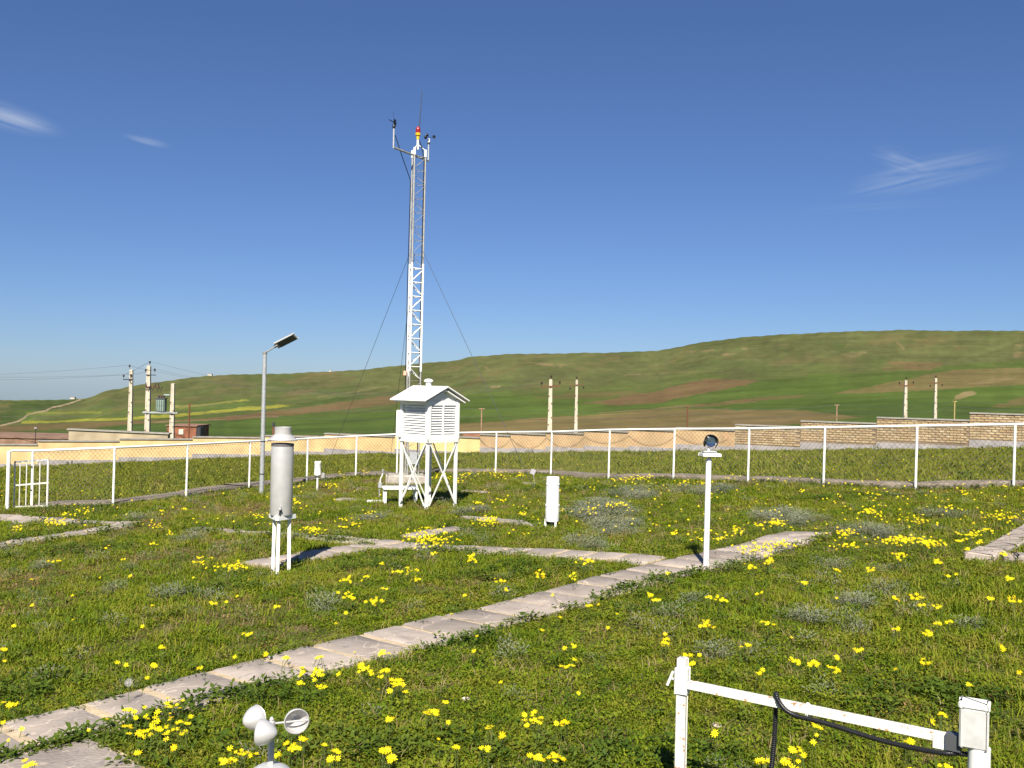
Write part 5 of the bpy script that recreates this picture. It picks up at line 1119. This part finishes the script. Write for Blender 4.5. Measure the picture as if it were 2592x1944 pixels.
for r0, r1, dens, sc in ((2.2, 6.5, 400, .95), (6.5, 11, 260, 1.0), (11, 18, 150, 1.1), (18, 28, 95, 1.2)):
    n = int(area(r0, r1) * dens); x, y = wedge(n, r0, r1); ok = inside(x, y, -.015) & (fence_side(x, y) < .0) & (nr.random(n) > np.clip((bare(x, y) - .56) * 6, 0, .8)) & (nr.random(n) > np.clip(sage_f(x, y) * 1.5, 0, .55)); x, y = x[ok], y[ok]
    lush = fb(x, y, 2.4); pick = nr.random(len(x)); g_ = pick < .42 + .75 * (lush - .3)
    emit(x[g_], y[g_], sc * nr.uniform(.6, 1.25, g_.sum()) * (.35 + 1.45 * lush[g_]), ['a0', 'a1', 'a2']); emit(x[~g_], y[~g_], sc * nr.uniform(.7, 1.3, (~g_).sum()), ['b0', 'b1'])
    n2 = int(area(r0, r1) * dens * .5); x, y = wedge(n2, r0, r1); f_ = weed_f(x, y); ok = inside(x, y, -.05) & (fence_side(x, y) < 0) & (nr.random(n2) < np.clip(f_ * 1.6, 0, .85) + .03); emit(x[ok], y[ok], sc * nr.uniform(.5, 1.15, ok.sum()), ['c0', 'c1'])
    n3 = int(area(r0, r1) * 90); x, y = wedge(n3, r0, r1); f_ = sage_f(x, y); ok = inside(x, y, .02) & (fence_side(x, y) < 0) & (nr.random(n3) < np.clip(f_ * 2.4, 0, .8) * (.25 + 1.5 * (vn(x, y, .45) > .42)) * .95 + .012); emit(x[ok], y[ok], sc * nr.uniform(.5, 1.1, ok.sum()), ['d0', 'd1'])
    nl = int(area(r0, r1) * 40); x, y = wedge(nl, r0, r1); ok = inside(x, y, .0) & (fence_side(x, y) < 0) & (nr.random(nl) < np.clip((bare(x, y) - .55) * 5, .015, .8)); emit(x[ok], y[ok], sc * nr.uniform(.5, 1.1, ok.sum()), ['h0'])
    n4 = int(area(r0, r1) * 22); x, y = wedge(n4, r0, r1); ok = inside(x, y, .0) & (fence_side(x, y) < 0); emit(x[ok], y[ok], sc * nr.uniform(.5, 1.1, ok.sum()), ['e0'])
# greenery growing over slab edges
for Q in SLABS:
    for k in range(4):
        a, b = Q[k], Q[(k + 1) % 4]; L = np.linalg.norm(b - a)
        if L < .8: continue
        n = int(L * 26); u = nr.random(n); d = (b - a) / L; p = a + d * (u * L)[:, None] + nr.normal(0, .035, (n, 2)); keep = vn(p[:, 0], p[:, 1], .7) > (.42 if k == 2 else .55); p = p[keep]
        emit(p[:, 0], p[:, 1], nr.uniform(.6, 1.2, len(p)) * np.clip(np.hypot(p[:, 0], p[:, 1]) / 12, .85, 1.35), ['a0', 'a1', 'a2', 'b0', 'c0', 'c1'])
        if k == 2 and L > 5:        # the near edge of the long path is overgrown in bays
            n = int(L * 60); u = nr.random(n); p = a + d * (u * L)[:, None]; bay = np.clip((vn(p[:, 0], p[:, 1], .9) - .45) * 1.0, 0, .26); nn_ = np.array([-d[1], d[0]]); cen = np.array(Q).mean(0); nn_ = nn_ if (cen - a) @ nn_ > 0 else -nn_
            p = p + nn_ * (nr.random(n) * bay)[:, None]; p = p[bay > .02]; emit(p[:, 0], p[:, 1], nr.uniform(.7, 1.25, len(p)), ['a0', 'a1', 'b0', 'b1', 'c0', 'c1'])
# fence foot
for B in (BL[1:], BR):
    for a, b in zip(B[:-1], B[1:]):
        n = 60; u = nr.random(n); x = a.x + (b.x - a.x) * u + nr.normal(0, .07, n); y = a.y + (b.y - a.y) * u - np.abs(nr.normal(0, .10, n)) + .06; emit(x, y - .05, nr.uniform(.7, 1.3, n), ['a0', 'a1', 'c0', 'c1', 'b0'])
X, Y, S_, I_ = map(np.concatenate, (PX, PY, PS, PI)); n = len(X)
tilt = nr.normal(0, .12, (n, 2)); scatter('grass', 'short green grass, weeds and grey wormwood covering the lawn', np.c_[X, Y, G(X, Y)], S_, np.c_[tilt, nr.uniform(0, 6.283, n)], I_)
# meadow between fence and wall
def wall_side(x, y):
    d = np.full(len(x), 1e9)
    yy = np.interp(x, [p[0] for p in WPTS], [p[1] for p in WPTS]); return y - yy
n = int(area(14, 47) * 26); x, y = wedge(n, 14, 47); ok = (fence_side(x, y) > .05) & (wall_side(x, y) < -.15) & ~on_kerb(x, y); x, y = x[ok], y[ok]; n = len(x)
k = nr.random(n) < .9; lab = np.where(k, np.array([IDX['f0'], IDX['f1']])[nr.integers(0, 2, n)], np.array([IDX['e0'], IDX['f0'], IDX['c0']])[nr.integers(0, 3, n)])
scatter('meadow_grass', 'longer olive green grass between the fence and the boundary wall', np.c_[x, y, G(x, y)], nr.uniform(.6, 1.25, n) * np.where(k, 1.0, 1.8), np.c_[nr.normal(0, .1, (n, 2)), nr.uniform(0, 6.283, n)], lab)

# ------------------------------------------------------------------ yellow daisies
CL = """390 1841 46 72 38;437 1783 8 24 16;332 1796 5 14 6;265 1812 2 6 4;226 1846 1 2 2;356 1908 3 12 8;72 1935 6 20 8;395 1684 5 18 10;308 1680 3 15 18;408 1635 4 12 5;511 1689 2 6 4;31 1772 5 18 8;13 1655 5 12 15;620 1606 3 10 6;511 1420 12 28 10;583 1435 24 40 9;327 1455 2 8 3;135 1422 4 18 4;269 1385 3 12 4;314 1415 2 6 2;390 1379 4 12 4;430 1346 6 12 8;395 1330 8 25 6;139 1321 34 30 10;40 1343 10 20 8;170 1301 8 16 5;215 1292 10 20 6;412 1292 4 8 3;466 1287 4 8 4;677 1655 3 8 5;724 1664 5 14 5;538 1534 3 10 4;386 1536 1 2 2;601 1518 1 2 2;700 1543 3 8 6;765 1711 4 12 10;80 1530 2 6 4;185 1568 1 2 2;35 1585 2 5 3
812 1666 5 12 6;767 1691 3 6 5;805 1709 8 22 10;758 1731 3 8 5;821 1742 4 15 8;920 1693 9 14 13;969 1657 7 12 9;951 1707 8 22 8;978 1700 4 10 6;1014 1734 14 28 17;987 1830 4 10 8;1090 1814 10 22 8;1126 1785 3 8 3;1238 1846 4 14 8;1272 1870 3 8 6;1153 1899 4 12 4;1225 1899 6 14 8;1346 1825 12 30 13;1426 1834 5 18 8;1364 1920 9 22 11;1408 1920 8 18 11;821 1900 3 8 6;852 1920 3 8 5;835 1935 6 15 8;969 1913 8 16 8;987 1931 10 18 9;736 1908 8 22 9;767 1888 5 10 7;700 1925 5 12 8;620 1915 9 22 14;572 1935 10 20 10;1267 1734 1 2 2;1444 1686 4 14 5;1444 1633 4 14 5
879 1473 10 22 6;888 1514 14 18 9;947 1525 16 22 8;875 1554 3 6 4;850 1579 2 5 3;969 1489 4 8 3;926 1460 3 8 4;1045 1444 10 20 8;1005 1447 6 12 6;1054 1464 6 22 6;967 1426 3 6 4;1085 1357 90 56 20;1233 1319 42 26 11;1193 1411 14 14 13;1099 1397 4 8 4;785 1343 30 35 8;1269 1469 8 18 9;1283 1489 3 6 3;1175 1503 3 8 4;1372 1455 9 12 11;1455 1460 5 12 6;1485 1426 10 22 8;1491 1529 5 14 4;868 1334 6 14 5;897 1325 6 14 5;866 1312 5 12 4;933 1294 6 12 5
1687 1453 4 10 4;1642 1505 6 12 6;1669 1520 5 16 4;1795 1514 4 10 4;1824 1520 8 18 8;1915 1507 3 10 3;1786 1586 12 22 10;1687 1626 10 18 11;1889 1640 3 12 4;1925 1704 5 8 7;1768 1662 2 5 3;1732 1660 5 18 3;1754 1684 4 8 6;1942 1586 4 16 4;1916 1384 40 40 13;1983 1375 25 30 9;1821 1361 12 20 8;1866 1343 14 25 8;1768 1366 8 18 5;1960 1326 14 22 6;1561 1278 30 28 7;1490 1290 15 28 8;1703 1350 6 10 5;1902 1431 6 12 6;1947 1415 8 12 8
2010 1680 6 20 7;2062 1682 7 14 6;2112 1693 6 14 7;2114 1671 3 6 4;2071 1828 5 14 8;2009 1886 5 12 8;2033 1900 2 5 3;1930 1917 8 18 5;1995 1922 12 28 13;2304 1870 6 14 5;2390 1810 5 14 5;2360 1828 1 2 2;2340 1678 4 10 6;2457 1738 3 10 4;2172 1653 5 10 4;2349 1608 6 14 4;2376 1581 7 10 6;2273 1599 4 12 4;2403 1577 4 8 4;2318 1514 10 18 6;2264 1518 6 12 6;2329 1534 4 10 3;2376 1536 4 12 4;2565 1516 10 14 9;2511 1514 4 14 2;2556 1467 8 18 6;2408 1456 5 14 3;2376 1422 6 12 4;2206 1438 6 10 6;2035 1474 8 12 5;2118 1440 4 8 4;2282 1406 14 18 9;2287 1366 60 56 11;2358 1375 30 34 8;2139 1348 20 30 8;2148 1375 12 40 8;2201 1294 30 24 9;2461 1348 14 20 9;2497 1335 10 16 6;2479 1373 5 10 4;2435 1366 6 12 5;2448 1391 4 10 4;1964 1326 16 20 8;1919 1332 8 16 3;2313 1312 25 60 13;2538 1305 30 50 9;2394 1285 8 30 6;2443 1249 8 18 6;2206 1249 6 14 5;2031 1243 4 8 4;2542 1406 5 12 5;1950 1411 6 10 6;2403 1933 5 18 6;2313 1938 4 10 4;2071 1942 3 8 3;2210 1860 2 6 4;2480 1850 2 8 4;2540 1640 2 8 4;1810 1850 2 8 5
1178 1202 14 24 8;1245 1195 18 30 7;1315 1202 10 12 6;1262 1204 8 16 5;1163 1213 6 14 6;1324 1302 8 14 5;1110 1205 20 26 8;1600 1212 24 50 6;1640 1206 14 30 5;1760 1222 12 40 6;1860 1205 8 24 5;1270 1262 6 14 5;1210 1270 6 14 5;1410 1290 8 30 8;925 1195 10 14 6;860 1202 8 10 5;750 1232 6 14 4;700 1255 8 22 5;840 1228 14 22 5;745 1270 16 18 7;650 1305 10 20 6;700 1300 6 14 6"""
fl = []
for it in CL.replace('\n', ';').split(';'):
    px, py, n, sx0, sy0 = map(float, it.split())
    for k in range(int(n * (1.5 if py < 1440 else 1))): fl.append((px + nr.normal(0, .55) * sx0, py + nr.normal(0, .55) * sy0))
for _ in range(300): fl.append((nr.uniform(1150, 2592), 1205 + 150 * nr.random() ** 1.2))
for _ in range(90): fl.append((nr.uniform(150, 1000), nr.uniform(1235, 1330)))
for _ in range(40): fl.append((nr.uniform(0, 2592), nr.uniform(1450, 1900)))
heads = []
for px, py in fl:
    hh = rnd.uniform(.08, .17); p = gp(px, py, hh); x, y = p[0], p[1]
    if math.hypot(x, y) < 30: heads.append((x, y, G(x, y) + hh, hh, px, py))
heads.sort(key=lambda t: math.hypot(t[0], t[1]))
LAND = [((390, 1841), 'yellow daisy in the thick clump at the corner of the slab paths', 'daisies clumped at the path corner'), ((760, 1910), 'yellow daisy in the grass around the cup anemometer', 'daisies around the cup anemometer'), ((920, 1700), 'yellow daisy in the loose drift below the long slab path', 'daisies below the long slab path'),
        ((1250, 1860), 'yellow daisy in the open grass between anemometer and white post', 'daisies between anemometer and white post'), ((1990, 1890), 'yellow daisy under the arm with the black conduit', 'daisies under the white arm'), ((2340, 1870), 'yellow daisy in the grass beside the small white box', 'daisies beside the small box'), ((1740, 1640), 'yellow daisy among grey wormwood behind the top of the white square post', 'daisies behind the white square post'),
        ((2080, 1670), 'yellow daisy in the grass behind the long white arm', 'daisies behind the white arm'), ((60, 1690), 'yellow daisy in the dark clover left of the long path', 'daisies in the dark clover'), ((400, 1620), 'yellow daisy in the short grass between the long path and the silver gauge', 'daisies between path and silver gauge'), ((930, 1520), 'yellow daisy in the patch of lawn enclosed by slab paths', 'daisies enclosed by slab paths'),
        ((2400, 1560), 'yellow daisy in the grass before the stone edging', 'daisies before the stone edging'), ((1800, 1520), 'yellow daisy in the grass just below the sunshine recorder pole', 'daisies below the sunshine recorder'), ((1430, 1640), 'yellow daisy beside the middle stretch of the long path', 'daisies beside the middle of the path')]
fv = []; rg2 = random.Random(21)
for i in range(5):
    V, Fc, D, Df = flower_parts(rg2.choice([8, 8, 9, 10]), .0165, rg2, 0)
    mp_ = proto('petals', V, Fc, [PETAL_M]).data; md_ = proto('disc', D, Df, [DISC_M]).data; fv.append((mp_, md_))
stems = []
for i in range(4):
    s_ = MB().tube([(0, 0, 0), (.004 * i, .003, -.05), (.006, .01 - .006 * i, -.12), (.008, .008, -.24)], .0016, 4, caps=False).mesh('stem'); s_.materials.append(STEM_M); stems.append(s_)
near, rest_ = heads[:300], heads[300:]
for (x, y, z, hh, px, py) in near:
    lm = min(LAND, key=lambda L: math.hypot((L[0][0] - px), (L[0][1] - py) * 1.5)); o = put('yellow_daisy', None); o.location = (x, y, z); tag(o, lm[1], 'flower', lm[2])
    mp_, md_ = fv[rnd.randrange(5)]; e = Euler((rnd.uniform(-.15, .95), rnd.uniform(-.4, .4), rnd.uniform(0, 6.28)), 'ZYX'); e = Euler((rnd.uniform(-.1, .9), rnd.uniform(-.35, .35), 0)); sc_ = rnd.uniform(.65, 1.25)
    a = put('petals', mp_, o); a.rotation_euler = e; a.scale = (sc_,) * 3; b = put('disc', md_, o); b.rotation_euler = e; b.scale = (sc_,) * 3
    s_ = put('stem', stems[rnd.randrange(4)], o); s_.rotation_euler = (0, 0, rnd.uniform(0, 6.28))
far = np.array([(x, y, z) for x, y, z, *_ in rest_]); n = len(far); dist = np.hypot(far[:, 0], far[:, 1])
# specks of bloom in the meadow beyond the fence
n5 = 420; x, y = wedge(n5 * 3, 15, 45); ok = (fence_side(x, y) > .6) & (wall_side(x, y) < -1); x, y = x[ok][:n5], y[ok][:n5]
far = np.r_[far, np.c_[x, y, G(x, y) + .15]]; sc5 = np.r_[nr.uniform(.85, 1.2, n) * np.clip(dist / 16, .95, 1.15), nr.uniform(.7, 1.2, len(x))]; n = len(far)
scatter('yellow_flowers', 'more small yellow daisies scattered through the far lawn and meadow', far, sc5, np.c_[nr.uniform(-.15, .5, n), nr.normal(0, .25, n), nr.uniform(-.6, .6, n)], np.array([IDX['g0'], IDX['g1'], IDX['g2']])[nr.integers(0, 3, n)])
# one dandelion clock
p = gp(326, 1720, .16); o = thing('dandelion_clock', 'single white dandelion seed head by the long slab path', 'dandelion', (p[0], p[1], G(p[0], p[1])))
MB().tube([(.01, 0, -.02), (.0, .0, .08), (0, 0, .16)], .0018, 5).build('stalk', STEM_M, o)
mb = MB()
for k in range(90):
    zz = 1 - 2 * (k + .5) / 90; a = k * 2.39996; r_ = math.sqrt(1 - zz * zz); d = Vector((r_ * math.cos(a), r_ * math.sin(a), zz)); mb.tube([d * .003, d * .021], .0003, 3, caps=False)
    s_ = d.orthogonal().normalized(); t_ = d.cross(s_)
    for q in range(3): v_ = (s_ * math.cos(q * 2.09) + t_ * math.sin(q * 2.09)); mb.tube([d * .021, d * .024 + v_ * .005], .0003, 3, caps=False)
c_ = mb.build('seed_head', mat('dandelion fluff', (.62, .60, .56), .9), o); c_.location = (0, 0, .16)
# a few bare pebbles
for px, py, lab in ((1815, 1838, 'small pale pinkish stone in the turf behind the white square post'), (1178, 1783, 'tiny white pebble in the lawn below the long slab path'), (1430, 1292, 'small white stone right of the fat white gauge')):
    p = gp(px, py); o = MB().lathe([(.004, 0), (.022, .004), (.026, .012), (.017, .022), (.004, .026)], 7, smooth=False).build('pebble', mat('pale stone', (.62, .50, .42), .9)); o.location = (p[0], p[1], G(p[0], p[1]) + .004); o.scale = (1.2, .8, .9); o.rotation_euler = (.2, .1, px); tag(o, lab, 'stone')
